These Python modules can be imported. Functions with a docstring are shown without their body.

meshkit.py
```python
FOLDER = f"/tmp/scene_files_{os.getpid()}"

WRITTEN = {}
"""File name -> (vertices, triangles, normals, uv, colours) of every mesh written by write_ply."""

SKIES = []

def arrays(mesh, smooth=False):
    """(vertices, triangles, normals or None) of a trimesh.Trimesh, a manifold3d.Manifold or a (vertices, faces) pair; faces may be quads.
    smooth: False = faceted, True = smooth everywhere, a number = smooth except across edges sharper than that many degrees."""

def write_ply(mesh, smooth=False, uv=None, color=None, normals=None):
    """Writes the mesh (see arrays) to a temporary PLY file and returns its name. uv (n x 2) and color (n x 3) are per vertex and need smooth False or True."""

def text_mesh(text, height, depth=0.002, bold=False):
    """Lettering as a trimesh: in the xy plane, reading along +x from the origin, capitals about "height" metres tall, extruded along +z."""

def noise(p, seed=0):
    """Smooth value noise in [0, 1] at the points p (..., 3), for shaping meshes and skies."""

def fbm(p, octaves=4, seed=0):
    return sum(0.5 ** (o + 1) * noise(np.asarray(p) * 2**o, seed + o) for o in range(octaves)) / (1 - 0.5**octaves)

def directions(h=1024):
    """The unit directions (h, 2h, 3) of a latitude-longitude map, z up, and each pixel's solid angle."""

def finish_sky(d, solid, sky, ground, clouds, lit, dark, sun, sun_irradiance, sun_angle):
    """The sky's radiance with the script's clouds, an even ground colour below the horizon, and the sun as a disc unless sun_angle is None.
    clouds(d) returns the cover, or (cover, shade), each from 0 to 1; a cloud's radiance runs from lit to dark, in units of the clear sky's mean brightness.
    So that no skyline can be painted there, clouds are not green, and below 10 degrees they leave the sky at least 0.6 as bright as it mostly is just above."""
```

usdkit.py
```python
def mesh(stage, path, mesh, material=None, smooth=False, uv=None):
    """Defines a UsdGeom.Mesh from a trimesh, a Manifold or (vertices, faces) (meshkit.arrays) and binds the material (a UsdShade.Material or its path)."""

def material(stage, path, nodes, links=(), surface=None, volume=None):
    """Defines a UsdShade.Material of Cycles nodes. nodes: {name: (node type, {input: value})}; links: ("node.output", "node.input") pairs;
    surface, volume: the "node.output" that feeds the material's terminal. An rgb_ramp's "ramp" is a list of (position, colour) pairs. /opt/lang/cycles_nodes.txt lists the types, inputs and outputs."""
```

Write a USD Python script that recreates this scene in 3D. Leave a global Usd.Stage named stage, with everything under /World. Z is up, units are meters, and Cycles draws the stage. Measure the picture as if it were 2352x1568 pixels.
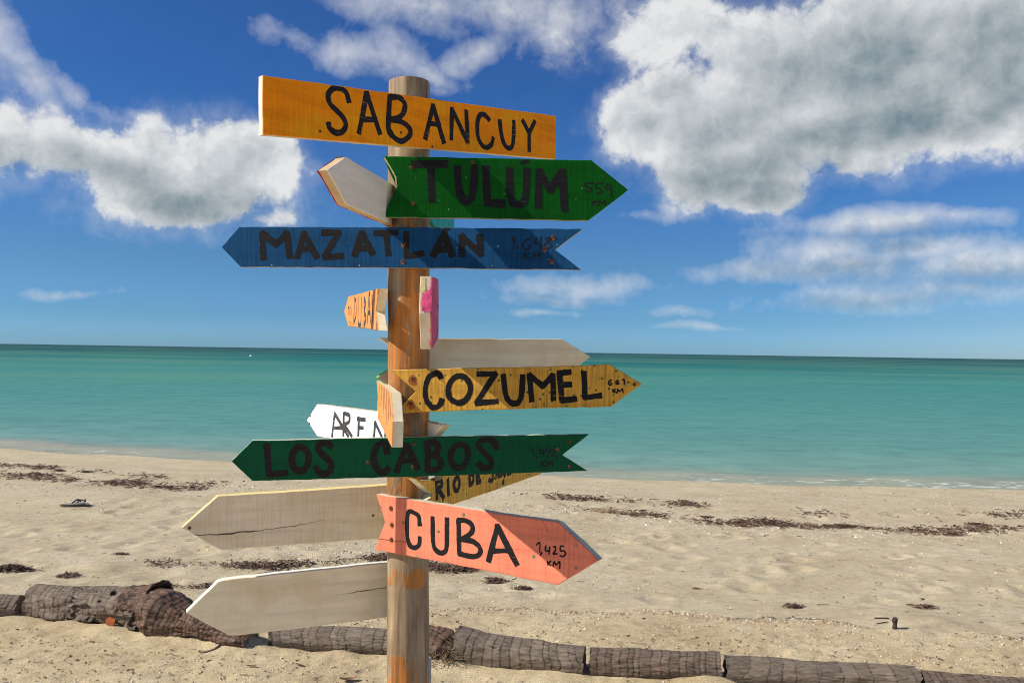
import math
import numpy as np
import shapely
import trimesh
from shapely.geometry import Polygon, LineString, Point
from shapely.ops import unary_union
import usdkit
import meshkit
from pxr import Usd, UsdGeom, UsdLux, UsdShade, Gf, Sdf, Vt

stage = Usd.Stage.CreateInMemory()
UsdGeom.SetStageUpAxis(stage, UsdGeom.Tokens.z)
UsdGeom.SetStageMetersPerUnit(stage, 1.0)
UsdGeom.Xform.Define(stage, '/World')
UsdGeom.Scope.Define(stage, '/World/Looks')
R = np.random.default_rng(7)

# ------------------------------------------------------------------ camera
W, H, F = 2352.0, 1568.0, 1952.0            # picture units and focal length in them
CAM = np.array([0.0, 0.0, 1.55])
PITCH, ROLL = math.radians(0.675), math.radians(0.877)
fwd = np.array([0, math.cos(PITCH), math.sin(PITCH)])
up0 = np.array([0, -math.sin(PITCH), math.cos(PITCH)])
r0 = np.array([1.0, 0, 0])
right = r0 * math.cos(ROLL) + up0 * math.sin(ROLL)
up = up0 * math.cos(ROLL) - r0 * math.sin(ROLL)
cam = UsdGeom.Camera.Define(stage, '/World/camera')
cam.CreateHorizontalApertureAttr(23.5)
cam.CreateVerticalApertureAttr(23.5 * 682 / 1024)
cam.CreateFocalLengthAttr(23.5 * F / W)
cam.CreateClippingRangeAttr(Gf.Vec2f(0.05, 50000))
cam.CreateFStopAttr(0.0)
EXPOSURE = 0.3
cam.CreateExposureAttr(EXPOSURE)
m4 = Gf.Matrix4d(*[float(x) for x in (*right, 0, *up, 0, *(-fwd), 0, *CAM, 1)])
cam.AddTransformOp().Set(m4)


def ray(px, py):
    d = fwd + (px - W / 2) / F * right + (H / 2 - py) / F * up
    return d


# ------------------------------------------------------------------ sun and sky
SUN_EL, SUN_IN = math.radians(38.0), math.radians(12.5)     # height; how far it stands towards the camera from due left
SUN = np.array([-math.cos(SUN_EL) * math.cos(SUN_IN), -math.cos(SUN_EL) * math.sin(SUN_IN), math.sin(SUN_EL)])
SUN_STRENGTH, SKY_STRENGTH = 1.25, 0.08
sun = UsdLux.DistantLight.Define(stage, '/World/sun')
sun.CreateIntensityAttr(SUN_STRENGTH)
sun.CreateAngleAttr(0.5)
sun.CreateNormalizeAttr(True)
sun.CreateColorAttr(Gf.Vec3f(1.0, 0.94, 0.84))
z_ = SUN
x_ = np.cross([0, 0, 1.0], z_); x_ /= np.linalg.norm(x_)
y_ = np.cross(z_, x_)
sun.AddTransformOp().Set(Gf.Matrix4d(*[float(v) for v in (*x_, 0, *y_, 0, *z_, 0, 0, 0, 0, 1)]))


def azel(px, py):
    d = ray(px, py); d = d / np.linalg.norm(d)
    return math.atan2(d[0], d[1]), math.asin(d[2])


def sky():
    n, l = {}, []
    n['tc'] = ('texture_coordinate', {})
    n['sky'] = ('sky_texture', {'sky_type': 'single_scattering', 'sun_disc': False, 'sun_elevation': SUN_EL, 'sun_rotation': math.atan2(SUN[0], SUN[1]),
                                'altitude': 0.0, 'air_density': 1.0, 'aerosol_density': 0.15, 'ozone_density': 4.0})
    n['sx'] = ('separate_xyz', {})
    l.append(('tc.generated', 'sx.vector'))
    n['az'] = ('math', {'math_type': 'arctan2'}); l += [('sx.x', 'az.value1'), ('sx.y', 'az.value2')]
    n['el'] = ('math', {'math_type': 'arcsine'}); l += [('sx.z', 'el.value1')]
    # noise lives in a space where clouds flatten towards the horizon
    n['p0'] = ('combine_xyz', {'z': 0.0}); l += [('az.value', 'p0.x'), ('el.value', 'p0.y')]
    n['warp'] = ('noise_texture', {'scale': 9.0, 'detail': 4.0, 'roughness': 0.55}); l.append(('p0.vector', 'warp.vector'))
    n['wc'] = ('vector_math', {'math_type': 'subtract', 'vector2': (0.5, 0.5, 0.5)}); l.append(('warp.color', 'wc.vector1'))
    n['ws'] = ('vector_math', {'math_type': 'multiply', 'vector2': (0.05, 0.035, 0.0)}); l.append(('wc.vector', 'ws.vector1'))
    n['p'] = ('vector_math', {'math_type': 'add'}); l += [('p0.vector', 'p.vector1'), ('ws.vector', 'p.vector2')]

    def field(name, blobs, k=0.25):
        last = None
        for i, (cx, cy, rx, ry, rot, wt) in enumerate(blobs):
            a, e = azel(cx, cy)
            b = f'{name}{i}'
            n[b] = ('mapping', {'mapping_type': 'texture', 'location': (a, e, 0), 'rotation': (0, 0, math.radians(-rot)), 'scale': (rx / F, ry / F, 1)})
            l.append(('p.vector', b + '.vector'))
            n[b + 'l'] = ('vector_math', {'math_type': 'length'}); l.append((b + '.vector', b + 'l.vector1'))
            n[b + 'm'] = ('math', {'math_type': 'multiply_add', 'value2': -wt, 'value3': wt}); l.append((b + 'l.value', b + 'm.value1'))
            if last is None:
                last = b + 'm'
            else:
                n[b + 'x'] = ('math', {'math_type': 'smoothmax', 'value3': k}); l.extend([(last + '.value', b + 'x.value1'), (b + 'm.value', b + 'x.value2')])
                last = b + 'x'
        return last

    T = [  # thick clouds: centre, half sizes (picture units of the view they were read from), turn, weight
        (-60, 330, 170, 80, 0, 1), (130, 340, 190, 78, 8, 1), (330, 375, 170, 100, 0, 1), (520, 385, 165, 100, 0, 1), (430, 460, 220, 75, 0, 1), (590, 350, 110, 75, 0, 1),
        
        (590, 505, 90, 28, 0, 0.5), (650, 400, 45, 28, 0, 0.5), (40, 400, 110, 30, 0, 0.4),
        (1500, 285, 135, 130, 0, 1), (1620, 320, 220, 130, 0, 1), (1560, 225, 130, 85, 0, 1), (1790, 170, 230, 170, 0, 1.1), (1990, 120, 300, 210, 0, 1.1), (2240, 110, 300, 190, 0, 1.1),
        (2330, 220, 210, 85, -10, 1), (1880, 320, 300, 100, 0, 1), (2080, 270, 290, 95, -10, 1), (1670, 410, 210, 75, 0, 0.9), (1740, 455, 130, 35, 0, 0.6), (1560, 75, 210, 65, 0, 0.6)]
    S = [  # thin ones
        (0, 70, 34, 90, -8, .5), (70, 175, 95, 28, 45, .45), (205, 232, 110, 24, 28, .42), (340, 275, 60, 20, 10, .42),
        (650, 72, 85, 30, 0, .38), (790, 118, 80, 52, 0, .62), (925, 125, 75, 42, 45, .5), (1000, 172, 110, 26, 30, .5), (1095, 110, 115, 40, -35, .62), (990, 10, 240, 46, 0, .7), (1160, 25, 160, 52, 0, .75),
        (1310, 35, 150, 80, 0, .6), (1450, 70, 160, 60, 0, .5), (1025, 205, 60, 18, 0, .4),
        (1470, 497, 110, 22, 0, .45), (1545, 475, 55, 24, 0, .5), (2010, 515, 240, 36, -2, .75), (2180, 493, 110, 26, 0, .7), (1900, 580, 170, 50, 0, .75), (1780, 622, 230, 32, 0, .7), (1960, 610, 150, 45, 0, .7),
        (2130, 575, 130, 42, 0, .8), (2250, 610, 170, 52, 0, .8), (2340, 600, 90, 55, 0, .8), (2000, 678, 280, 34, 0, .55), (2230, 672, 230, 30, 0, .5), (1320, 662, 200, 28, 0, .6), (1270, 685, 160, 18, 0, .45), (1235, 716, 100, 10, 0, .35),
        (160, 673, 85, 11, 0, .4), (1640, 750, 90, 6, 0, .2), (1560, 718, 60, 8, 0, .2)]
    f1, f2 = field('t', T), field('s', S, 0.15)
    n['f3'] = ('math', {'math_type': 'maximum', 'value2': -1.0}); l.append((f1 + '.value', 'f3.value1'))
    # puffs, read here and a step towards the sun, for the lit and shaded side of each
    for q, src in (('a', 'p0'), ('b', 'off')):
        if q == 'b':
            n['off'] = ('vector_math', {'math_type': 'add', 'vector2': (-0.008, 0.014, 0.0)}); l.append(('p0.vector', 'off.vector1'))
        n['wp' + q] = ('noise_texture', {'scale': 24.0, 'detail': 4.0, 'roughness': 0.6}); l.append((src + '.vector', 'wp' + q + '.vector'))
        n['wq' + q] = ('vector_math', {'math_type': 'multiply_add', 'vector2': (0.045, 0.045, 0.0)}); l += [('wp' + q + '.color', 'wq' + q + '.vector1'), (src + '.vector', 'wq' + q + '.vector3')]
        n['vo' + q] = ('voronoi_texture', {'dimensions': '2D', 'feature': 'smooth_f1', 'smoothness': 0.25, 'scale': 16.0, 'detail': 4.0, 'roughness': 0.6, 'use_normalize': True}); l.append(('wq' + q + '.vector', 'vo' + q + '.vector'))
    n['na'] = ('noise_texture', {'scale': 8.0, 'detail': 9.0, 'roughness': 0.58, 'distortion': 0.1}); l.append(('p0.vector', 'na.vector'))
    n['nc0'] = ('math', {'math_type': 'multiply_add', 'value2': 1.35, 'value3': -0.675}); l.append(('na.fac', 'nc0.value1'))
    n['pf'] = ('math', {'math_type': 'multiply_add', 'value2': -1.3, 'value3': 0.50}); l.append(('voa.distance', 'pf.value1'))
    n['nc'] = ('math', {'math_type': 'multiply_add', 'value2': 0.55}); l += [('pf.value', 'nc.value1'), ('nc0.value', 'nc.value3')]
    # behind and beside the view the sky carries scattered cloud of the same sort
    n['nw'] = ('noise_texture', {'scale': 2.2, 'detail': 3.0}); l.append(('tc.generated', 'nw.vector'))
    n['wide'] = ('map_range', {'from_min': 0.50, 'from_max': 0.72, 'to_min': -0.6, 'to_max': 0.6, 'clamp': True}); l.append(('nw.fac', 'wide.value'))
    n['away'] = ('map_range', {'from_min': 0.70, 'from_max': 0.45, 'to_min': -1.0, 'to_max': 0.0, 'clamp': True}); l.append(('sx.y', 'away.value'))
    n['wideb'] = ('math', {'math_type': 'add'}); l += [('wide.result', 'wideb.value1'), ('away.result', 'wideb.value2')]
    n['ff'] = ('math', {'math_type': 'maximum'}); l += [('f3.value', 'ff.value1'), ('wideb.value', 'ff.value2')]
    n['d'] = ('math', {'math_type': 'multiply_add', 'value2': 1.45}); l += [('nc.value', 'd.value1'), ('ff.value', 'd.value3')]
    n['cov'] = ('map_range', {'range_type': 'smoothstep', 'from_min': 0.02, 'from_max': 0.42, 'to_min': 0.0, 'to_max': 1.0, 'clamp': True}); l.append(('d.value', 'cov.value'))
    n['d2'] = ('math', {'math_type': 'multiply_add', 'value2': 1.3}); l += [('nc.value', 'd2.value1'), (f2 + '.value', 'd2.value3')]
    n['cov2'] = ('map_range', {'from_min': 0.0, 'from_max': 1.0, 'to_min': 0.0, 'to_max': 0.85, 'clamp': True}); l.append(('d2.value', 'cov2.value'))
    n['veil'] = ('map_range', {'range_type': 'smoothstep', 'from_min': -0.38, 'from_max': 0.35, 'to_min': 0.0, 'to_max': 0.26, 'clamp': True}); l.append(('d.value', 'veil.value'))
    n['cov1'] = ('math', {'math_type': 'smoothmax', 'value3': 0.12, 'use_clamp': True}); l += [('cov.result', 'cov1.value1'), ('veil.result', 'cov1.value2')]
    n['ci'] = ('math', {'math_type': 'multiply_add', 'value2': -1.0, 'value3': 1.0}); l.append(('cov1.value', 'ci.value1'))
    n['covs'] = ('math', {'math_type': 'multiply_add'}); l += [('ci.value', 'covs.value1'), ('cov2.result', 'covs.value2'), ('cov1.value', 'covs.value3')]
    D = [(470, 470, 170, 50, 0, 1.0), (250, 400, 170, 35, 10, .7), (60, 370, 130, 30, 0, .5), (2050, 290, 300, 55, -8, 1.1), (2300, 130, 170, 120, 0, 1.0), (1750, 385, 300, 40, 0, .9), (1720, 440, 190, 45, 0, .9), (2200, 250, 200, 60, -10, 1.0),
         (1700, 270, 160, 50, 0, .4), (2000, 180, 300, 130, 0, .55), (2080, 540, 170, 22, 0, .6), (1930, 620, 190, 25, 0, .6), (2060, 570, 70, 18, 0, .9), (2240, 645, 190, 30, 0, .7), (2000, 695, 260, 20, 0, .8), (1300, 690, 180, 14, 0, .6), (2000, 640, 120, 20, 0, .6)]
    f4 = field('g', D)
    n['sh0'] = ('map_range', {'range_type': 'smoothstep', 'from_min': -0.5, 'from_max': 0.8, 'to_min': 0.0, 'to_max': 0.55, 'clamp': True}); l.append((f4 + '.value', 'sh0.value'))
    n['bil'] = ('math', {'math_type': 'subtract'}); l += [('voa.distance', 'bil.value1'), ('vob.distance', 'bil.value2')]
    n['bil2'] = ('math', {'math_type': 'multiply_add', 'value2': 1.1, 'value3': -0.04}); l.append(('bil.value', 'bil2.value1'))
    n['thick'] = ('map_range', {'range_type': 'smoothstep', 'from_min': 0.2, 'from_max': 1.6, 'to_min': 0.02, 'to_max': 0.5, 'clamp': True}); l.append(('d.value', 'thick.value'))
    n['sh1'] = ('math', {'math_type': 'add'}); l += [('sh0.result', 'sh1.value1'), ('bil2.value', 'sh1.value2')]
    n['sh'] = ('math', {'math_type': 'add', 'use_clamp': True}); l += [('sh1.value', 'sh.value1'), ('thick.result', 'sh.value2')]
    n['cc'] = ('rgb_ramp', {'ramp': [(0.0, (7.9, 8.0, 8.1)), (0.25, (5.8, 6.2, 6.5)), (0.5, (4.3, 4.8, 5.1)), (0.75, (2.9, 3.5, 3.9)), (1.0, (1.7, 2.5, 3.0))]}); l.append(('sh.value', 'cc.fac'))
    # the clear sky: the deep polarised blue of the photograph
    n['hs'] = ('hsv', {'hue': 0.5, 'saturation': 1.12, 'value': 1.0}); l.append(('sky.color', 'hs.color'))
    n['elr'] = ('map_range', {'from_min': 0.02, 'from_max': 0.45, 'to_min': 0.0, 'to_max': 1.0, 'clamp': True}); l.append(('el.value', 'elr.value'))
    n['tint'] = ('rgb_ramp', {'ramp': [(0.0, (0.33, 0.68, 1.30)), (0.04, (0.29, 0.60, 1.10)), (0.19, (0.32, 0.58, 0.88)), (0.4, (0.29, 0.58, 0.93)), (0.63, (0.21, 0.53, 0.91)), (1.0, (0.21, 0.52, 0.9))]}); l.append(('elr.result', 'tint.fac'))
    n['mul'] = ('mix_color', {'blend_type': 'multiply', 'fac': 1.0}); l += [('hs.color', 'mul.a'), ('pol.result', 'mul.b')]
    n['sd'] = ('vector_math', {'math_type': 'dot_product', 'vector2': tuple(SUN)}); l.append(('tc.generated', 'sd.vector1'))
    n['sd2'] = ('math', {'math_type': 'multiply'}); l += [('sd.value', 'sd2.value1'), ('sd.value', 'sd2.value2')]
    n['polf'] = ('map_range', {'from_min': 0.12, 'from_max': 0.8, 'to_min': 0.0, 'to_max': 1.0, 'clamp': True}); l.append(('sd2.value', 'polf.value'))
    n['pol'] = ('mix_color', {'b': (0.80, 0.86, 0.92)}); l += [('polf.result', 'pol.fac'), ('tint.color', 'pol.a')]
    n['mix'] = ('mix_color', {'blend_type': 'mix'}); l += [('covs.value', 'mix.fac'), ('mul.result', 'mix.a'), ('cc.color', 'mix.b')]
    n['bg'] = ('background_shader', {'strength': SKY_STRENGTH}); l.append(('mix.result', 'bg.color'))
    return usdkit.material(stage, '/World/Looks/sky', n, l, surface='bg.background')


dome = UsdLux.DomeLight.Define(stage, '/World/sky')
UsdShade.MaterialBindingAPI.Apply(dome.GetPrim()).Bind(sky())
dome.GetPrim().SetCustomDataByKey('kind', 'structure')


# ------------------------------------------------------------------ helpers
def numbered(path):
    if not stage.GetPrimAtPath(path):
        return path
    k = 1
    while stage.GetPrimAtPath(f'{path}_{k:03d}'):
        k += 1
    return f'{path}_{k:03d}'


def mesh(name, m, material, parent='/World', smooth=False, uv=None, matrix=None):
    p = usdkit.mesh(stage, numbered(f'{parent}/{name}'), m, material, smooth=smooth, uv=uv)
    if matrix is not None:
        p.AddTransformOp().Set(matrix)
    return p


def tag(prim, label=None, cat=None, group=None, kind=None):
    q = prim.GetPrim() if hasattr(prim, 'GetPrim') else prim
    for k, v in (('label', label), ('category', cat), ('group', group), ('kind', kind)):
        if v:
            q.SetCustomDataByKey(k, v)
    return prim


def thing(name, loc, label, cat, group=None):
    x = UsdGeom.Xform.Define(stage, numbered('/World/' + name))
    x.AddTranslateOp().Set(Gf.Vec3d(*map(float, loc)))
    tag(x, label, cat, group)
    return x


def primvar(m, name, values):
    UsdGeom.PrimvarsAPI(m).CreatePrimvar(name, Sdf.ValueTypeNames.FloatArray, 'vertex').Set(Vt.FloatArray.FromNumpy(np.asarray(values, np.float32)))


# ------------------------------------------------------------------ the beach's shape
SEA = -0.60
WX = np.array([-60, -25, -10.9, -5.4, 1.25, 8.6, 25, 60.0])
WY = np.array([32, 22.2, 18.2, 16.4, 14.95, 14.3, 13.6, 12.5])


def waterline(x):
    x = np.asarray(x, float)
    return np.interp(x, WX, WY) + 0.12 * np.sin(x * 0.9 + 0.5) + 0.07 * np.sin(x * 2.3)


SX = np.array([-30, -3.5, -2.2, -0.4, 0.7, 1.6, 2.2, 2.9, 3.6, 8.0])     # the little scarp of shell gravel beyond the logs
SY = np.array([6.4, 5.35, 5.2, 5.28, 5.27, 5.15, 4.98, 4.82, 4.73, 4.4])


def scarp(x):
    x = np.asarray(x, float)
    return np.interp(x, SX, SY) + 0.035 * np.sin(x * 7.0 + 1.0) + 0.02 * np.sin(x * 17.0) + 0.012 * np.sin(x * 41.0)


FOOT = []
for _ in range(420):
    fx = R.uniform(-7, 7); fy = R.uniform(5.6, 10.6)
    FOOT.append((fx, fy, R.uniform(0.06, 0.14), R.uniform(0.5, 1.4), R.uniform(0.008, 0.02)))
_rm = np.random.default_rng(12)
DRIFT = [(float(x), float(np.interp(x, [-2.8, -1.2, -0.3, 0.4, 1.9, 2.8], [4.84, 4.42, 4.22, 4.10, 3.93, 3.86])) - 0.03, float(_rm.uniform(0.09, 0.2)), float(_rm.uniform(0.008, 0.024))) for x in _rm.uniform(-2.8, 2.8, 26)]
MOUNDS = DRIFT + [(-3.05, 6.35, 0.2, 0.035), (2.55, 5.1, 0.22, 0.04), (2.32, 4.92, 0.16, 0.03), (0.55, 5.6, 0.3, 0.02), (-2.4, 8.6, 0.25, 0.03)]


def land(x, y, fine=True):
    x, y = np.broadcast_arrays(np.asarray(x, float), np.asarray(y, float))
    wl = waterline(x)
    t = (y - 4.6) / (wl - 4.6)
    h = np.where(t < 0, -0.012 * np.minimum(4.6 - y, 0), -0.6 * (0.85 * np.clip(t, 0, 1) + 0.15 * np.clip(t, 0, 1) ** 2))
    h = np.where(t > 1, -0.6 - 0.055 * (y - wl), h)
    h = np.maximum(h, -4.0)
    h = h - 0.028 / (1 + np.exp(-np.clip((y - scarp(x)) / 0.04, -50, 50)))
    h = h + 0.03 * np.exp(-((y - wl + 3.6) / 0.7) ** 2) - 0.02 * np.exp(-((y - wl + 1.6) / 0.6) ** 2)
    if not fine:
        return h
    p = np.stack([x, y, 0 * x], -1)
    dry = np.clip((wl - 3.2 - y) / 1.5, 0.08, 1)
    h = h + (meshkit.fbm(p * [0.9, 1.5, 1], 3, 3) - 0.5) * 0.03 * dry
    near = np.clip((6.5 - y) / 1.5, 0.0, 1)
    h = h + (meshkit.fbm(p * [5.0, 7.0, 1], 3, 9) - 0.5) * (0.005 + 0.022 * near) * dry
    h = h + (meshkit.fbm(p * [22.0, 26.0, 1], 2, 19) - 0.5) * (0.004 + 0.012 * np.clip((4.9 - y) / 0.4, 0, 1)) * dry
    return h


_foot_tree = None


def ground(x, y):
    """height of the sand with footprints"""
    x, y = np.broadcast_arrays(np.asarray(x, float), np.asarray(y, float))
    h = np.array(land(x, y))
    for fx, fy, fr, asp, dep in FOOT:
        m = (np.abs(x - fx) < 2.6 * fr) & (np.abs(y - fy) < 2.6 * fr * asp)
        if m.any():
            q = ((x[m] - fx) / fr) ** 2 + ((y[m] - fy) / (fr * asp)) ** 2
            h[m] += dep * (-1.2 * np.exp(-q) + 0.45 * np.exp(-(np.sqrt(q) - 1.5) ** 2 * 4))
    for fx, fy, fr, dep in MOUNDS:
        q = ((x - fx) / fr) ** 2 + ((y - fy) / (fr * 0.6)) ** 2
        h += dep * np.exp(-q)
    return h


def hit(px, py, drift=True):
    """where the sight line through a point of the photograph meets the sand"""
    d = ray(px, py)
    lo, hi = 0.5, 60.0
    ts = np.linspace(lo, hi, 1500)
    p = CAM + ts[:, None] * d
    below = p[:, 2] < land(p[:, 0], p[:, 1], False)
    k = int(np.argmax(below)) if below.any() else len(ts) - 1
    a, b = ts[max(k - 1, 0)], ts[k]
    for _ in range(30):
        c = (a + b) / 2
        q = CAM + c * d
        if q[2] < float(land(q[0], q[1], False)):
            b = c
        else:
            a = c
    q = CAM + b * d
    return np.array([q[0], q[1], float(ground(q[0], q[1]) if drift else land(q[0], q[1], False))])


# ------------------------------------------------------------------ materials
def mat(name, nodes, links, surface='p.BSDF', volume=None):
    return usdkit.material(stage, '/World/Looks/' + name, nodes, links, surface=surface, volume=volume)


def flat(name, col, rough=0.6, var=0.25, scale=60.0, bump=0.0, metallic=0.0, spec=0.2):
    c = np.array(col, float)
    n = {'tc': ('texture_coordinate', {}), 'n': ('noise_texture', {'scale': scale, 'detail': 4.0}),
         'r': ('rgb_ramp', {'ramp': [(0.3, tuple(c * (1 - var))), (0.7, tuple(np.minimum(c * (1 + var), 1)))]}),
         'p': ('principled_bsdf', {'roughness': rough, 'metallic': metallic, 'specular_ior_level': spec})}
    l = [('tc.object', 'n.vector'), ('n.fac', 'r.fac'), ('r.color', 'p.base_color')]
    if bump:
        n['b'] = ('bump', {'strength': bump, 'distance': 0.002}); l += [('n.fac', 'b.height'), ('b.normal', 'p.normal')]
    return mat(name, n, l)


def paint(name, col, edge=(0.62, 0.56, 0.42), dark=0.72, light=1.15, wear=0.08, wearcol=None, specks=None, streak=0.5, rough=0.55, tint2=None, weathered=False, seed=0.0, back=None):
    """old brush paint on a wooden board: grain along the board, saw marks across it, wear, the edges another colour.
    Object space: x along the board, y up, z out of its face (0 at the face)."""
    c = np.array(col, float)
    wearcol = edge if wearcol is None else wearcol
    n = {'tc': ('texture_coordinate', {}), 's': ('separate_xyz', {}),
         'm1': ('mapping', {'scale': (3.0, 34.0, 34.0), 'location': (seed, seed, 0)}), 'n1': ('noise_texture', {'scale': 1.0, 'detail': 6.0, 'roughness': 0.65}),
         'm2': ('mapping', {'scale': (190.0, 6.0, 6.0), 'location': (seed * 2, 0, 0)}), 'n2': ('noise_texture', {'scale': 1.0, 'detail': 3.0, 'roughness': 0.6}),
         'm3': ('mapping', {'scale': (7.0, 9.0, 9.0), 'location': (0, seed, 0)}), 'n3': ('noise_texture', {'scale': 1.0, 'detail': 5.0, 'roughness': 0.6}),
         'r1': ('rgb_ramp', {'ramp': [(0.28, tuple(c * dark)), (0.5, tuple(c)), (0.75, tuple(np.minimum(c * light, 0.95)))]}),
         'r2': ('rgb_ramp', {'ramp': [(0.30, (1 - streak * 0.6,) * 3), (0.5, (1.0,) * 3), (0.72, (1 + streak * 0.35,) * 3)]}),
         'x12': ('mix_color', {'blend_type': 'multiply', 'fac': 1.0}),
         't2': ('mix_color', {'b': tuple(tint2) if tint2 is not None else tuple(c)}),
         't2f': ('map_range', {'from_min': 0.47, 'from_max': 0.68, 'to_min': 0.0, 'to_max': 0.85 if tint2 is not None else 0.0, 'clamp': True}),
         'wm': ('mapping', {'scale': (26.0, 60.0, 60.0), 'location': (seed, 3.0, 0)}), 'wn': ('noise_texture', {'scale': 1.0, 'detail': 7.0, 'roughness': 0.7}),
         'wr': ('map_range', {'from_min': 0.71 - wear, 'from_max': 0.75 - wear, 'to_min': 0.0, 'to_max': 0.8, 'clamp': True}),
         'xw': ('mix_color', {'b': tuple(wearcol)}),
         'en': ('math', {'math_type': 'multiply_add', 'value2': 0.003, 'value3': -0.0037}),
         'ef': ('math', {'math_type': 'less_than'}),
         'em': ('rgb_ramp', {'ramp': [(0.3, tuple(np.array(edge) * 0.72)), (0.6, tuple(edge)), (0.8, tuple(np.minimum(np.array(edge) * 1.15, 0.9)))]}),
         'xe': ('mix_color', {}),
         'bh': ('math', {'math_type': 'multiply_add', 'value2': 0.6}),
         'b': ('bump', {'strength': 0.3, 'distance': 0.001}),
         'p': ('principled_bsdf', {'roughness': rough + 0.2, 'specular_ior_level': 0.1})}
    l = [('tc.object', 's.vector'), ('tc.object', 'm1.vector'), ('tc.object', 'm2.vector'), ('tc.object', 'm3.vector'), ('m1.vector', 'n1.vector'), ('m2.vector', 'n2.vector'), ('m3.vector', 'n3.vector'),
         ('n1.fac', 'r1.fac'), ('n2.fac', 'r2.fac'), ('r1.color', 't2.a'), ('n3.fac', 't2f.value'), ('t2f.result', 't2.fac'), ('t2.result', 'x12.a'), ('r2.color', 'x12.b'),
         ('tc.object', 'wm.vector'), ('wm.vector', 'wn.vector'), ('wn.fac', 'wr.value'), ('wr.result', 'xw.fac'), ('x12.result', 'xw.a'),
         ('wn.fac', 'en.value1'), ('s.z', 'ef.value1'), ('en.value', 'ef.value2'), ('n1.fac', 'em.fac'), ('ef.value', 'xe.fac'), ('em.color', 'xe.b'),
         ('n1.fac', 'bh.value1'), ('n2.fac', 'bh.value3'), ('bh.value', 'b.height'), ('b.normal', 'p.normal'), ('xe.result', 'p.base_color')]
    face = 'xw.result'
    for k, (sc, thr, sr) in enumerate(specks or []):
        n[f'v{k}'] = ('voronoi_texture', {'scale': sc, 'randomness': 1.0}); l.append(('tc.object', f'v{k}.vector'))
        n[f'vd{k}'] = ('math', {'math_type': 'less_than', 'value2': thr}); l.append((f'v{k}.distance', f'vd{k}.value1'))
        n[f'vs{k}'] = ('separate_color', {}); l.append((f'v{k}.color', f'vs{k}.color'))
        n[f'vk{k}'] = ('math', {'math_type': 'less_than', 'value2': 0.5}); l.append((f'vs{k}.g', f'vk{k}.value1'))
        n[f'vm{k}'] = ('math', {'math_type': 'multiply'}); l += [(f'vd{k}.value', f'vm{k}.value1'), (f'vk{k}.value', f'vm{k}.value2')]
        n[f'vc{k}'] = ('rgb_ramp', {'ramp': [(i / max(len(sr) - 1, 1), c_) for i, c_ in enumerate(sr)]}); l.append((f'vs{k}.r', f'vc{k}.fac'))
        n[f'vx{k}'] = ('mix_color', {}); l += [(f'vm{k}.value', f'vx{k}.fac'), (face, f'vx{k}.a'), (f'vc{k}.color', f'vx{k}.b')]
        face = f'vx{k}.result'
    l.append((face, 'xe.a'))
    return mat(name, n, l)


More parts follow.
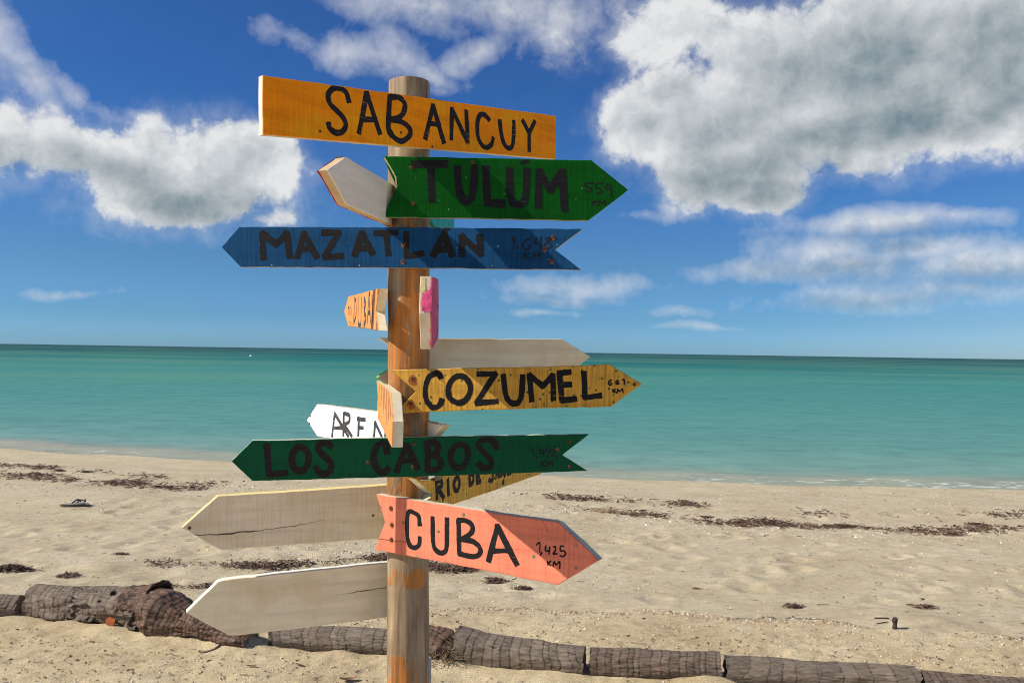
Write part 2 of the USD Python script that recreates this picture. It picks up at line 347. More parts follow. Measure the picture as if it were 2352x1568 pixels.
WHITE_EDGE = (0.66, 0.60, 0.48)
M = {}
M['orange'] = paint('orange_paint', (0.88, 0.25, 0.003), edge=(0.78, 0.74, 0.62), tint2=(0.82, 0.36, 0.004), wear=0.0, streak=0.25, wearcol=(0.35, 0.12, 0.01), seed=1.0)
M['green'] = paint('green_paint', (0.002, 0.090, 0.006), edge=(0.34, 0.36, 0.26), wear=0.0, streak=0.4, wearcol=(0.2, 0.35, 0.12), specks=[(55.0, 0.07, [(0.5, 0.5, 0.4), (0.05, 0.3, 0.05)])], rough=0.4, seed=2.0)
M['blue'] = paint('blue_paint', (0.007, 0.062, 0.165), edge=(0.42, 0.36, 0.30), wear=0.02, streak=0.5, wearcol=(0.15, 0.3, 0.4), specks=[(40.0, 0.06, [(0.03, 0.35, 0.1), (0.6, 0.6, 0.55)])], rough=0.5, seed=3.0)
M['dark_green'] = paint('dark_green_paint', (0.004, 0.078, 0.030), edge=(0.62, 0.62, 0.52), wear=0.0, streak=0.35, wearcol=(0.1, 0.2, 0.1), rough=0.45, seed=4.0)
M['mustard'] = paint('mustard_paint', (0.62, 0.34, 0.055), edge=(0.78, 0.72, 0.5), wear=0.02, streak=0.75, specks=[(75.0, 0.22, [(0.03, 0.16, 0.03), (0.04, 0.1, 0.04), (0.25, 0.16, 0.03)]), (45.0, 0.10, [(0.04, 0.3, 0.04), (0.03, 0.25, 0.3)])], seed=5.0)
M['coral'] = paint('coral_paint', (0.82, 0.235, 0.14), edge=(0.62, 0.60, 0.45), wear=0.0, streak=0.3, wearcol=(0.8, 0.3, 0.2), specks=[(28.0, 0.13, [(0.35, 0.2, 0.15), (0.08, 0.14, 0.05), (0.5, 0.22, 0.15)]), (90.0, 0.13, [(0.5, 0.15, 0.08), (0.5, 0.2, 0.12)])], rough=0.5, seed=6.0)
M['light_orange'] = paint('light_orange_paint', (0.66, 0.27, 0.085), edge=(0.70, 0.60, 0.42), wear=0.03, streak=0.4, wearcol=(0.7, 0.5, 0.25), seed=7.0)
M['white'] = paint('white_paint', (0.80, 0.79, 0.77), edge=(0.60, 0.48, 0.30), dark=0.92, light=1.05, wear=0.0, streak=0.15, wearcol=(0.6, 0.5, 0.35), seed=8.0)
M['old_white'] = paint('weathered_white_paint', (0.78, 0.65, 0.43), edge=(0.80, 0.78, 0.70), dark=0.80, wear=0.02, wearcol=(0.28, 0.25, 0.21), streak=0.06, tint2=(0.66, 0.50, 0.28), rough=0.75, seed=9.0)
M['old_white_drips'] = paint('weathered_white_paint_with_yellow_edge', (0.72, 0.60, 0.41), edge=(0.74, 0.60, 0.22), dark=0.80, wear=0.0, wearcol=(0.3, 0.26, 0.2), streak=0.2, tint2=(0.62, 0.49, 0.30), rough=0.75, seed=10.0)
M['red_rim'] = paint('white_paint_with_red_rim', (0.74, 0.66, 0.54), edge=(0.66, 0.48, 0.30), dark=0.9, wear=0.0, streak=0.1, wearcol=(0.5, 0.45, 0.4), rough=0.7, seed=11.0)
M['pink'] = paint('magenta_paint', (0.50, 0.055, 0.12), edge=(0.72, 0.60, 0.46), wear=0.03, streak=0.5, wearcol=(0.75, 0.4, 0.5), seed=12.0)
M['teal'] = paint('teal_paint', (0.05, 0.42, 0.45), edge=(0.03, 0.16, 0.13), wear=0.06, streak=0.6, wearcol=(0.3, 0.5, 0.45), seed=13.0)
M['grey_back'] = paint('grey_wood_with_green_rim', (0.36, 0.32, 0.26), edge=(0.14, 0.52, 0.07), wear=0.0, streak=0.4, seed=14.0)
def brush(name, col, dry):
    """black put on with a half-dry brush: the board shows through in fine streaks"""
    c = np.array(col)
    n = {'tc': ('texture_coordinate', {}), 'm': ('mapping', {'scale': (26.0, 240.0, 1.0)}), 'n': ('noise_texture', {'scale': 1.0, 'detail': 5.0, 'roughness': 0.65}),
         'm2': ('mapping', {'scale': (12.0, 14.0, 1.0)}), 'n2': ('noise_texture', {'scale': 1.0, 'detail': 3.0}), 'a': ('math', {'math_type': 'multiply_add', 'value2': 0.7}),
         'f': ('map_range', {'from_min': 1.02 - dry, 'from_max': 1.14 - dry, 'to_min': 0.0, 'to_max': 0.75, 'clamp': True}),
         'r': ('rgb_ramp', {'ramp': [(0.3, tuple(c * 0.6)), (0.7, tuple(c * 1.7))]}), 'p': ('principled_bsdf', {'roughness': 0.65, 'specular_ior_level': 0.12}), 't': ('transparent_bsdf', {}), 'x': ('mix_closure', {})}
    l = [('tc.object', 'm.vector'), ('m.vector', 'n.vector'), ('tc.object', 'm2.vector'), ('m2.vector', 'n2.vector'), ('n2.fac', 'a.value1'), ('n.fac', 'a.value3'), ('a.value', 'f.value'), ('n.fac', 'r.fac'), ('r.color', 'p.base_color'),
         ('f.result', 'x.fac'), ('p.BSDF', 'x.closure1'), ('t.BSDF', 'x.closure2')]
    return mat(name, n, l, surface='x.closure')


M['black'] = brush('black_brush_paint', (0.012, 0.012, 0.013), 0.02)
M['brown_black'] = brush('brown_black_brush_paint', (0.017, 0.013, 0.012), 0.05)
M['faded_black'] = brush('faded_black_brush_paint', (0.045, 0.045, 0.05), 0.06)
M['thin_black'] = brush('thin_black_brush_paint', (0.016, 0.016, 0.016), 0.08)
M['red_brush'] = flat('red_brush_paint', (0.50, 0.035, 0.03), rough=0.6, var=0.5)
M['hot_pink'] = flat('hot_pink_brush_paint', (0.80, 0.09, 0.22), rough=0.6, var=0.45, scale=70)
M['cream_brush'] = flat('cream_brush_paint', (0.74, 0.62, 0.30), rough=0.6, var=0.2)
M['rust'] = flat('rusty_steel', (0.16, 0.06, 0.03), rough=0.75, var=0.6, scale=300, bump=0.4, metallic=0.2)
M['stain'] = flat('rust_stain', (0.34, 0.12, 0.03), rough=0.8, var=0.5, scale=180)
M['crack'] = flat('dark_split_wood', (0.06, 0.045, 0.035), rough=0.9, var=0.4)
M['raw_wood'] = flat('splintered_wood', (0.62, 0.50, 0.32), rough=0.8, var=0.3, scale=200)

# ------------------------------------------------------------------ the signpost
PX0, PY_POST = 938.0, 2.05
post_foot = CAM + ray(936, 1568) * PY_POST
post_base = np.array([CAM[0] + (ray(936, 1568) * PY_POST)[0], PY_POST, 0.0])
SP = thing('signpost', (0, 0, 0), 'round wooden post carrying many painted arrow boards with place names on the beach', 'signpost')
SPP = str(SP.GetPath())


def ring_tube(pts, radii, nseg, disp=None, cap=True):
    """tube round a polyline; disp(s, theta) -> radius change; returns vertices, faces, uv"""
    pts = np.asarray(pts, float); n = len(pts)
    tang = np.gradient(pts, axis=0); tang /= np.linalg.norm(tang, axis=1)[:, None]
    ref = np.array([0, 0, 1.0]) if abs(tang[0][2]) < 0.8 else np.array([0, -1.0, 0])
    s = np.concatenate([[0], np.cumsum(np.linalg.norm(np.diff(pts, axis=0), axis=1))])
    th = np.linspace(0, 2 * np.pi, nseg, endpoint=False)
    a = np.cross(tang, ref); a /= np.linalg.norm(a, axis=1)[:, None]
    b = np.cross(a, tang)
    S, TH = np.meshgrid(s, th, indexing='ij')
    r = np.broadcast_to(np.asarray(radii, float).reshape(-1, 1), S.shape).copy()
    if disp is not None:
        r = r + disp(S, TH, r)
    v = pts[:, None] + r[..., None] * (np.cos(TH)[..., None] * a[:, None] + np.sin(TH)[..., None] * b[:, None])
    idx = np.arange(n * nseg).reshape(n, nseg)
    q = np.stack([idx[:-1], np.roll(idx, -1, 1)[:-1], np.roll(idx, -1, 1)[1:], idx[1:]], -1).reshape(-1, 4)
    f = np.vstack([q[:, [0, 2, 1]], q[:, [0, 3, 2]]])
    v = v.reshape(-1, 3)
    if cap:
        c0, c1 = len(v), len(v) + 1
        v = np.vstack([v, v[idx[0]].mean(0), v[idx[-1]].mean(0)])
        f = np.vstack([f, np.stack([np.full(nseg, c0), idx[0], np.roll(idx[0], -1)], 1), np.stack([np.full(nseg, c1), np.roll(idx[-1], -1), idx[-1]], 1)])
    return v, f, s


def post():
    top = CAM + ray(940, 190) * (PY_POST / ray(940, 190)[1])
    low = CAM + ray(936, 1568) * (PY_POST / ray(936, 1568)[1])
    dirn = (top - low) / (top[2] - low[2])
    bot = low + dirn * (-0.45 - low[2])
    N = 420
    t = np.linspace(0, 1, N)[:, None]
    pts = bot + (top - bot) * t
    pts = np.vstack([pts, pts[-1] + [0, 0, 0.0015], pts[-1] + [0, 0, 0.002]])
    rad = np.full(len(pts), 0.0497)
    rad[-3], rad[-2], rad[-1] = 0.0492, 0.046, 0.030
    KN = [(1.49, -1.9, 0.02, 0.006), (1.52, -1.2, 0.016, 0.005), (1.95, -1.5, 0.02, 0.004), (0.9, -1.2, 0.02, 0.004), (2.2, -2.0, 0.018, 0.003), (1.64, -1.5, 0.018, 0.004)]
    z0 = bot[2]

    def disp(S, TH, r):
        P = np.stack([np.cos(TH) * 1.6, np.sin(TH) * 1.6, S * 3.0], -1)
        d = (meshkit.fbm(P, 3, 5) - 0.5) * 0.006
        d += (meshkit.fbm(np.stack([np.cos(TH) * 14, np.sin(TH) * 14, S * 4.0], -1), 3, 8) - 0.5) * 0.0016
        for kz, kt, kr, kh in KN:
            dt = (TH - kt + np.pi) % (2 * np.pi) - np.pi
            q = ((S + z0 - kz) / kr) ** 2 + (dt * 0.05 / (kr * 0.8)) ** 2
            d += kh * np.exp(-q) - 0.5 * kh * np.exp(-q * 8)
        return d
    v, f, s = ring_tube(pts, rad, 96, disp)
    c = {'tc': ('texture_coordinate', {}), 's': ('separate_xyz', {}),
         'mg': ('mapping', {'scale': (60.0, 60.0, 2.6)}), 'ng': ('noise_texture', {'scale': 1.0, 'detail': 6.0, 'roughness': 0.65}),
         'rg': ('rgb_ramp', {'ramp': [(0.28, (0.13, 0.085, 0.052)), (0.5, (0.33, 0.24, 0.15)), (0.72, (0.46, 0.365, 0.255))]}),
         'mb': ('mapping', {'scale': (9.0, 9.0, 4.0)}), 'nb': ('noise_texture', {'scale': 1.0, 'detail': 5.0, 'roughness': 0.6}),
         'rb': ('rgb_ramp', {'ramp': [(0.35, (0.45, 0.36, 0.28)), (0.6, (1.0, 1.0, 1.0))]}),
         'x1': ('mix_color', {'blend_type': 'multiply', 'fac': 1.0}),
         # old orange paint: worn streaks, thick in places
         'mo': ('mapping', {'scale': (22.0, 22.0, 8.0), 'location': (0.7, 0.1, 2.3)}), 'no': ('noise_texture', {'scale': 1.0, 'detail': 7.0, 'roughness': 0.62, 'distortion': 0.5}),
         'zb': ('rgb_ramp', {'ramp': [(0.0, (0.66,) * 3), (0.18, (0.66,) * 3), (0.215, (0.57,) * 3), (0.225, (0.36,) * 3), (0.295, (0.36,) * 3), (0.302, (0.36,) * 3), (0.312, (0.70,) * 3), (0.33, (0.66,) * 3), (0.345, (0.40,) * 3), (0.41, (0.42,) * 3), (0.43, (0.66,) * 3), (0.5, (0.62,) * 3), (0.62, (0.66,) * 3), (0.74, (0.64,) * 3), (0.82, (0.58,) * 3), (0.86, (0.36,) * 3), (1.0, (0.42,) * 3)]}),
         'zr': ('map_range', {'from_min': 0.45, 'from_max': 2.2, 'to_min': 0.0, 'to_max': 1.0, 'clamp': True}),
         'od': ('math', {'math_type': 'add'}), 'of': ('map_range', {'from_min': 1.07, 'from_max': 1.17, 'to_min': 0.0, 'to_max': 0.92, 'clamp': True}),
         'or': ('rgb_ramp', {'ramp': [(0.3, (0.20, 0.075, 0.02)), (0.6, (0.46, 0.17, 0.03))]}),
         'x2': ('mix_color', {}), 'b': ('bump', {'strength': 0.6, 'distance': 0.002}), 'bb': ('math', {'math_type': 'add'}),
         'p': ('principled_bsdf', {'roughness': 0.72, 'specular_ior_level': 0.3})}
    l = [('tc.object', 's.vector'), ('tc.object', 'mg.vector'), ('mg.vector', 'ng.vector'), ('ng.fac', 'rg.fac'), ('tc.object', 'mb.vector'), ('mb.vector', 'nb.vector'), ('nb.fac', 'rb.fac'),
         ('rg.color', 'x1.a'), ('rb.color', 'x1.b'), ('tc.object', 'mo.vector'), ('mo.vector', 'no.vector'), ('s.z', 'zr.value'), ('zr.result', 'zb.fac'), ('no.fac', 'od.value1'), ('zb.color', 'od.value2'),
         ('od.value', 'of.value'), ('of.result', 'x2.fac'), ('x1.result', 'x2.a'), ('ng.fac', 'or.fac'), ('or.color', 'x2.b'), ('x2.result', 'p.base_color'),
         ('ng.fac', 'bb.value1'), ('of.result', 'bb.value2'), ('bb.value', 'b.height'), ('b.normal', 'p.normal')]
    p = mesh('post', (v, f), mat('weathered_post', c, l), SPP, smooth=40)
    tag(p, 'weathered grey round post with patches of old orange paint')
    return pts


post_pts = post()


class Board:
    """A board: an upright plane through two sighted points, its outline read from the photograph and set out in metres on that plane."""

    def __init__(self, a, b, outline, material, label, t=0.02, ragged=0.0006, tail=None, seed=0, z_skip=None):
        PA, PB = (CAM + ray(px, 800) * (d / ray(px, 800)[1]) for px, d in (a, b))
        u = PB - PA; u[2] = 0; u /= np.linalg.norm(u)
        self.u, self.v = u, np.array([0, 0, 1.0])
        self.n = np.cross(self.u, self.v)
        self.o = np.array([PA[0], PA[1], CAM[2]])
        self.A, self.B = PA, PB
        self.t = t
        pts = [self.loc(p) for p in outline]
        ce = np.mean(pts, 0)
        self.o = self.o + ce[0] * u + ce[1] * self.v          # the board's own origin at its middle
        poly = Polygon([np.array(p) - ce for p in pts])
        self.poly = poly
        mx = Gf.Matrix4d(*[float(x) for x in (*self.u, 0, *self.v, 0, *self.n, 0, *self.o, 1)])
        self.prim = mesh('sign_board', slab(poly, t, ragged, seed), material, SPP, smooth=30, matrix=mx)
        tag(self.prim, label)
        self.path = str(self.prim.GetPath())

    def loc(self, p):
        if len(p) == 3:                       # ('d', depth, py): a point of the plane at a depth, at the height seen at py
            _, d, py = p
            k = (d - self.A[1]) / (self.B[1] - self.A[1])
            q = self.A + (self.B - self.A) * k
            # px of that point, then the sight line
            rel = q - CAM
            px = W / 2 + F * (rel @ right) / (rel @ fwd)
            p = (px, py)
        d = ray(*p)
        den = d @ self.n
        s = ((self.o - CAM) @ self.n) / den
        q = CAM + s * d - self.o
        return (float(q @ self.u), float(q[2]))

    def strokes(self, name, groups, tr, width, material, w_jit=0.12, seed=1, lift=0.0004, label=None):
        """brush strokes: polylines in picture units (moved by tr = (ox, oy, scale)), width in metres"""
        rng = np.random.default_rng(seed + len(groups))
        shapes = []
        for g in groups:
            wd = width
            if isinstance(g, tuple) and len(g) == 2 and isinstance(g[0], (int, float)) and isinstance(g[1], list):
                wd, g = g
            pts = np.array([self.loc((tr[0] + x * tr[2], tr[1] + y * tr[2])) for x, y in g])
            if len(pts) > 2:
                pts = spline(pts)
            else:
                pts = pts[0] + (pts[1] - pts[0]) * np.linspace(0, 1, 9)[:, None]
            # a flat brush: blunt ends a little past the line, the width wandering
            e0, e1 = pts[0] - pts[1], pts[-1] - pts[-2]
            if not np.allclose(pts[0], pts[-1]):
                pts = np.vstack([pts[0] + e0 / np.linalg.norm(e0) * wd * 0.3, pts, pts[-1] + e1 / np.linalg.norm(e1) * wd * 0.3])
            ph = rng.uniform(0, 100)
            rr = wd / 2 * (1 + w_jit * 3 * (meshkit.fbm(np.stack([np.arange(len(pts)) * 0.19 + ph, np.zeros(len(pts)), np.zeros(len(pts))], 1), 2, 2) - 0.5))
            segs = [LineString(pts[max(i - 1, 0):i + 2]).buffer(r, cap_style='flat', join_style='round') for i, r in enumerate(rr)]
            shapes.append(unary_union(segs).buffer(wd * 0.08).buffer(-wd * 0.08))
        shp = unary_union(shapes).simplify(wd * 0.02)
        shp = rough_edge(shp, wd * 0.075, rng)
        shp = shp.intersection(self.poly.buffer(-0.0012)).buffer(0)
        polys = [g for g in getattr(shp, 'geoms', [shp]) if g.geom_type == 'Polygon' and g.area > 1e-7]
        if not polys:
            return
        near = unary_union(polys).buffer(wd * 0.22)              # strokes of one letter that do not quite touch
        for cl in getattr(near, 'geoms', [near]):
            mesh(name, trimesh.util.concatenate([sheet(g, lift) for g in polys if cl.intersects(g)]), material, self.path)

    def screw(self, p, r=0.0042, stain=0.0, seed=0):
        c = np.array(self.loc(p)); rng = np.random.default_rng(int(abs(c[0]) * 1e5) + seed)
        if stain:
            th = np.linspace(0, 2 * np.pi, 28, endpoint=False)
            rr = stain * (0.75 + 0.5 * meshkit.noise(np.stack([np.cos(th) * 1.5, np.sin(th) * 1.5, th * 0 + seed], 1), 4))
            pg = Polygon(np.stack([c[0] + rr * np.cos(th) * 0.85, c[1] + rr * np.sin(th) - stain * 0.3], 1))
            mesh('rust_stain', sheet(pg.intersection(self.poly.buffer(-0.0012)), 0.0003), M['stain'], self.path)
        prof = np.array([[0.0, -0.004], [r, -0.004], [r, 0.0006], [r * 0.85, 0.0016], [r * 0.36, 0.0019], [r * 0.3, 0.0006], [0.0, 0.0006]])
        s = trimesh.creation.revolve(prof, sections=14)
        s.apply_translation([c[0], c[1], 0.0])
        mesh('screw', s, M['rust'], self.path, smooth=30)

    def crack(self, pts, width, name='split', material=None):
        q = np.array([self.loc(p) for p in pts])
        q = spline(q)
        k = len(q)
        wv = width * (0.35 + 0.9 * meshkit.noise(np.stack([np.arange(k) * 0.6, np.zeros(k), np.zeros(k)], 1), 3)) * np.clip(np.linspace(1.25, 0.1, k), 0, 1)
        off = (meshkit.noise(np.stack([np.arange(k) * 1.1, np.ones(k), np.zeros(k)], 1), 6) - 0.5) * width * 1.2
        top = q + np.stack([0 * wv, off + wv / 2], 1); bot = q + np.stack([0 * wv, off - wv / 2], 1)
        pg = Polygon(np.vstack([top, bot[::-1]])).buffer(0).intersection(self.poly.buffer(0.0))
        parts = [sheet(g, 0.0003) for g in getattr(pg, 'geoms', [pg]) if g.geom_type == 'Polygon' and g.area > 1e-8]
        if parts:
            mesh(name, trimesh.util.concatenate(parts), material or M['crack'], self.path)


def spline(p, per=6):
    """Catmull-Rom through the points"""
    p = np.asarray(p, float)
    closed = np.allclose(p[0], p[-1])
    q = np.vstack([p[-2] if closed else 2 * p[0] - p[1], p, p[1] if closed else 2 * p[-1] - p[-2]])
    out = []
    for i in range(1, len(q) - 2):
        t = np.linspace(0, 1, per, endpoint=False)[:, None]
        a, b, c, d = q[i - 1], q[i], q[i + 1], q[i + 2]
        out.append(0.5 * (2 * b + (c - a) * t + (2 * a - 5 * b + 4 * c - d) * t ** 2 + (3 * b - a - 3 * c + d) * t ** 3))
    return np.vstack(out + [p[-1:]])


def rough_edge(shp, amp, rng):
    k = rng.uniform(0, 100)

    def ring(r):
        L = r.length
        n = max(int(L / 0.003), 12)
        pts = np.array([r.interpolate(i / n, normalized=True).coords[0] for i in range(n)])
        nz = np.stack([meshkit.fbm(np.stack([pts[:, 0] * 160, pts[:, 1] * 160, np.full(n, k + j * 7.0)], 1), 2, 5) - 0.5 for j in range(2)], 1)
        return pts + nz * amp * 2.2
    out = []
    for g in getattr(shp, 'geoms', [shp]):
        if g.geom_type == 'Polygon':
            out.append(Polygon(ring(g.exterior), [ring(h) for h in g.interiors if h.length > 0.006]).buffer(0))
    return unary_union(out)


def sheet(poly, h):
    """a film of paint: its top a hair above the board, its rim going down to the board"""
    return trimesh.creation.extrude_polygon(poly, h + 0.0006, engine='earcut').apply_translation([0, 0, -0.0006])


def slab(poly, t, ragged, seed):
    """board with softened arrises: front at 0, back at -t"""
    poly = shapely.geometry.polygon.orient(poly, 1.0)
    ext = LineString(poly.exterior.coords)
    corners = np.array(poly.exterior.coords)[:-1]
    pts = []
    for i in range(len(corners)):
        a, b = corners[i], corners[(i + 1) % len(corners)]
        k = max(int(np.linalg.norm(b - a) / 0.012), 1)
        for j in range(k):
            pts.append(a + (b - a) * j / k)
    pts = np.array(pts)
    nz = np.stack([meshkit.fbm(np.stack([pts[:, 0] * 45, pts[:, 1] * 45, np.full(len(pts), seed + 5.0 * j)], 1), 3, 11) - 0.5 for j in range(2)], 1)
    pts = pts + nz * ragged * 4
    nx, pv = np.roll(pts, -1, 0), np.roll(pts, 1, 0)
    e1, e2 = nx - pts, pts - pv
    e1 /= np.linalg.norm(e1, axis=1)[:, None]; e2 /= np.linalg.norm(e2, axis=1)[:, None]
    nrm = np.stack([e1[:, 1] + e2[:, 1], -e1[:, 0] - e2[:, 0]], 1)
    nrm /= np.maximum(np.linalg.norm(nrm, axis=1), 0.3)[:, None]
    c = 0.0013
    ins = pts - nrm * c
    n = len(pts)
    rings = [(ins, 0.0), (pts, -c), (pts, -t + c), (ins, -t)]
    v = np.vstack([np.column_stack([p, np.full(n, z)]) for p, z in rings])
    f = []
    i = np.arange(n); j = (i + 1) % n
    for k in range(3):
        a, b = k * n, (k + 1) * n
        f += [np.stack([a + i, b + i, b + j], 1), np.stack([a + i, b + j, a + j], 1)]
    vv, ff = trimesh.creation.triangulate_polygon(Polygon(ins), engine='earcut')
    # earcut keeps the vertices of the ring; match them up
    from scipy.spatial import cKDTree
    back = cKDTree(ins).query(vv)[1]
    ff = back[ff]
    ar = np.cross(ins[ff[:, 1]] - ins[ff[:, 0]], ins[ff[:, 2]] - ins[ff[:, 0]])
    ff[ar < 0] = ff[ar < 0][:, ::-1]
    f += [ff, ff[:, ::-1] + 3 * n]
    return trimesh.Trimesh(v, np.vstack(f), process=False)


FR = 1.975                                     # front boards lie against the post here
Z1 = (551.2, 137.8, 0.39065)
Z6 = (514.5, 496.1, 0.21094)
Z8 = (918.75, 826.9, 0.24219)
Z7 = (514.5, 992.25, 0.23438)
Z3 = (404.25, 826.9, 0.4728)
ZP = (735.0, 624.75, 0.23438)
ZQ = (826.9, 808.5, 0.23438)
ZC = (863.6, 1102.5, 0.23438)
Z2 = (459.4, 459.4, 0.4297)

# SABANCUY
b = Board((604, 1.70), (1277, 2.333), [(604, 173), (1276.5, 266.5), (1276.5, 365.5), (604, 308.5)], M['orange'], 'orange rectangular board lettered SABANCUY, topmost on the post', t=0.018, seed=1)
b.strokes('letter', [
    [(640, 245), (625, 195), (590, 168), (548, 168), (519, 205), (530, 258), (575, 305), (610, 345), (622, 388), (600, 423), (560, 428), (528, 402), (520, 375)],
    [(700, 428), (745, 195)], [(745, 195), (822, 432)], [(716, 350), (800, 352)],
    [(880, 220), (872, 395), (890, 445)], [(882, 222), (930, 218), (968, 255), (963, 308), (930, 342), (890, 352)], [(890, 352), (958, 368), (1000, 410), (995, 448), (950, 478), (908, 458), (885, 425)],
    [(1090, 462), (1135, 268)], [(1135, 268), (1198, 485)], [(1110, 372), (1175, 383)],
    [(1242, 465), (1246, 288)], [(1246, 288), (1338, 485)], [(1340, 488), (1330, 302)],
    [(1465, 352), (1440, 325), (1415, 322), (1397, 360), (1397, 440), (1417, 493), (1447, 516), (1478, 498), (1488, 460)],
    [(1527, 358), (1537, 440), (1557, 502), (1585, 520), (1603, 498), (1610, 430), (1610, 362)],
    [(1662, 358), (1700, 430)], [(1733, 362), (1700, 430)], [(1700, 430), (1700, 535)]], Z1, 0.0125, M['brown_black'])
for p in ((921, 305), (985, 302), (993, 337), (735, 302)):
    b.screw(p, 0.003)
# TULÚM
b = Board((940, FR), (1355, 2.002), [(879, 359), (1100, 363), (1358, 368), (1443, 436), (1352, 506), (1100, 501), (883, 498), (890, 475), (911, 430), (893, 392)], M['green'], 'bright green arrow board lettered TULÚM pointing right', seed=2)
b.strokes('letter', [
    [(1018, 612), (1212, 612)], [(1122, 615), (1128, 825)],
    [(1277, 632), (1285, 740), (1302, 806), (1335, 830), (1368, 788), (1380, 628)],
    [(1444, 632), (1455, 838)], [(1455, 840), (1550, 845)],
    [(1584, 645), (1587, 770), (1602, 838), (1640, 850), (1678, 812), (1686, 645)], (0.009, [(1655, 606), (1690, 592)]),
    [(1755, 862), (1758, 652)], [(1758, 652), (1825, 768)], [(1825, 768), (1895, 655)], [(1895, 655), (1908, 880)]], Z1, 0.0175, M['black'])
b.strokes('numeral', [
    [(2075, 722), (2035, 726), (2030, 745), (2060, 750), (2066, 764), (2045, 776), (2028, 766)], [(2132, 724), (2096, 728), (2090, 750), (2120, 756), (2124, 774), (2096, 786)],
    [(2182, 742), (2166, 730), (2148, 744), (2156, 762), (2180, 752), (2184, 802)],
    [(2068, 826), (2072, 854)], [(2098, 828), (2072, 842), (2102, 854)], [(2112, 854), (2114, 828), (2130, 844), (2145, 826), (2150, 854)]], Z1, 0.0034, M['thin_black'])
for p in ((945, 385), (949, 468), (1085, 372)):
    b.screw(p, 0.0045)
b.strokes('splintered_edge', [[(848, 575), (880, 625)], [(880, 625), (915, 690)], [(915, 690), (921, 745)]], Z1, 0.003, M['raw_wood'], seed=5)
# MAZATLÁN
b = Board((940, FR), (1334, 1.947), [(549, 521), (940, 522), (1338, 526), (1274, 573), (1334, 619), (940, 614.5), (552, 612), (508, 567.5)], M['blue'], 'blue arrow board lettered MAZATLÁN pointing left', seed=3)
b.strokes('letter', [
    [(415, 190), (428, 460)], [(415, 185), (565, 310)], [(565, 310), (682, 185)], [(682, 185), (715, 445)],
    [(797, 445), (870, 190)], [(870, 190), (1008, 445)], [(830, 355), (930, 350)],
    [(1075, 182), (1250, 182)], [(1250, 182), (1100, 435)], [(1090, 452), (1285, 435)],
    [(1422, 425), (1500, 185)], [(1500, 185), (1615, 410)], [(1450, 355), (1570, 350)],
    [(1645, 185), (1880, 180)], [(1762, 190), (1790, 415)],
    [(1985, 185), (1990, 436)], [(1990, 438), (2165, 408)]], Z6, 0.0145, M['black'])
b.strokes('letter', [[(1137, 1148), (1200, 1022)], [(1200, 1022), (1248, 1148)], [(1155, 1115), (1225, 1110)], (0.007, [(1195, 1000), (1232, 990)]),
                        [(1306, 1148), (1302, 1034)], [(1302, 1034), (1415, 1142)], [(1415, 1142), (1410, 1034)]], Z1, 0.0155, M['black'])
b.strokes('numeral', [
    [(1598, 1062), (1612, 1045), (1610, 1112)], [(1632, 1096), (1627, 1110)], [(1702, 1052), (1672, 1068), (1663, 1100), (1685, 1116), (1706, 1100), (1690, 1084)],
    [(1746, 1042), (1735, 1076), (1766, 1076)], [(1768, 1038), (1770, 1108)], [(1832, 1046), (1802, 1048), (1814, 1070), (1832, 1092), (1806, 1108), (1790, 1088), (1832, 1052)],
    [(1668, 1130), (1672, 1168)], [(1706, 1130), (1676, 1150), (1706, 1166)], [(1725, 1166), (1728, 1134), (1743, 1156), (1758, 1131), (1766, 1163)]], Z1, 0.0033, M['thin_black'])
for p in ((926.5, 562), (925, 600), (1271, 545), (1250, 571), (1268, 599)):
    b.screw(p, 0.0048, stain=0.006)
# LOS CABOS
b = Board((580, 1.898), (1350, 2.071), [(579, 1012), (940, 1004), (1353, 997), (1292, 1044), (1349.5, 1081), (940, 1094.5), (580, 1104), (531.5, 1058.5)], M['dark_green'], 'dark green arrow board lettered LOS CABOS pointing left', seed=4)
b.strokes('letter', [
    [(420, 130), (440, 412)], [(440, 412), (610, 396)],
    [(745, 142), (687, 185), (664, 265), (687, 348), (740, 382), (800, 352), (828, 270), (813, 187), (745, 142)],
    [(1050, 142), (1010, 112), (950, 112), (922, 150), (950, 205), (1020, 265), (1048, 330), (1023, 395), (965, 408), (907, 368), (902, 345)],
    [(1600, 200), (1580, 115), (1530, 108), (1482, 170), (1467, 270), (1500, 358), (1560, 398), (1610, 355)],
    [(1692, 382), (1790, 125)], [(1790, 125), (1898, 356)], [(1720, 280), (1850, 275)]], Z7, 0.0145, M['brown_black'])
b.strokes('letter', [
    [(662, 885), (662, 1158)], [(662, 888), (720, 882), (763, 920), (750, 983), (680, 1013)], [(680, 1013), (760, 1025), (793, 1088), (760, 1143), (662, 1155)],
    [(970, 902), (907, 950), (887, 1030), (912, 1108), (970, 1133), (1030, 1100), (1058, 1010), (1040, 932), (970, 902)],
    [(1338, 938), (1310, 872), (1240, 852), (1172, 880), (1167, 930), (1220, 990), (1278, 1050), (1288, 1108), (1240, 1137), (1182, 1118), (1162, 1092)]], ZQ, 0.0145, M['brown_black'])
b.strokes('numeral', [
    [(1720, 447), (1735, 433), (1738, 468)], [(1752, 464), (1748, 474)], [(1787, 440), (1770, 434), (1764, 450), (1780, 453), (1788, 438), (1786, 469)], [(1794, 437), (1816, 435), (1804, 468)],
    [(1821, 443), (1835, 434), (1839, 448), (1822, 467), (1847, 465)], [(1774, 488), (1775, 516)], [(1797, 487), (1777, 502), (1799, 516)], [(1804, 515), (1805, 489), (1815, 506), (1826, 487), (1830, 514)]], Z3, 0.0032, M['thin_black'])
for p in ((951, 1019), (948, 1072), (1307, 1014), (1282, 1032), (1308, 1071), (845, 1061)):
    b.screw(p, 0.0042, stain=0.0)
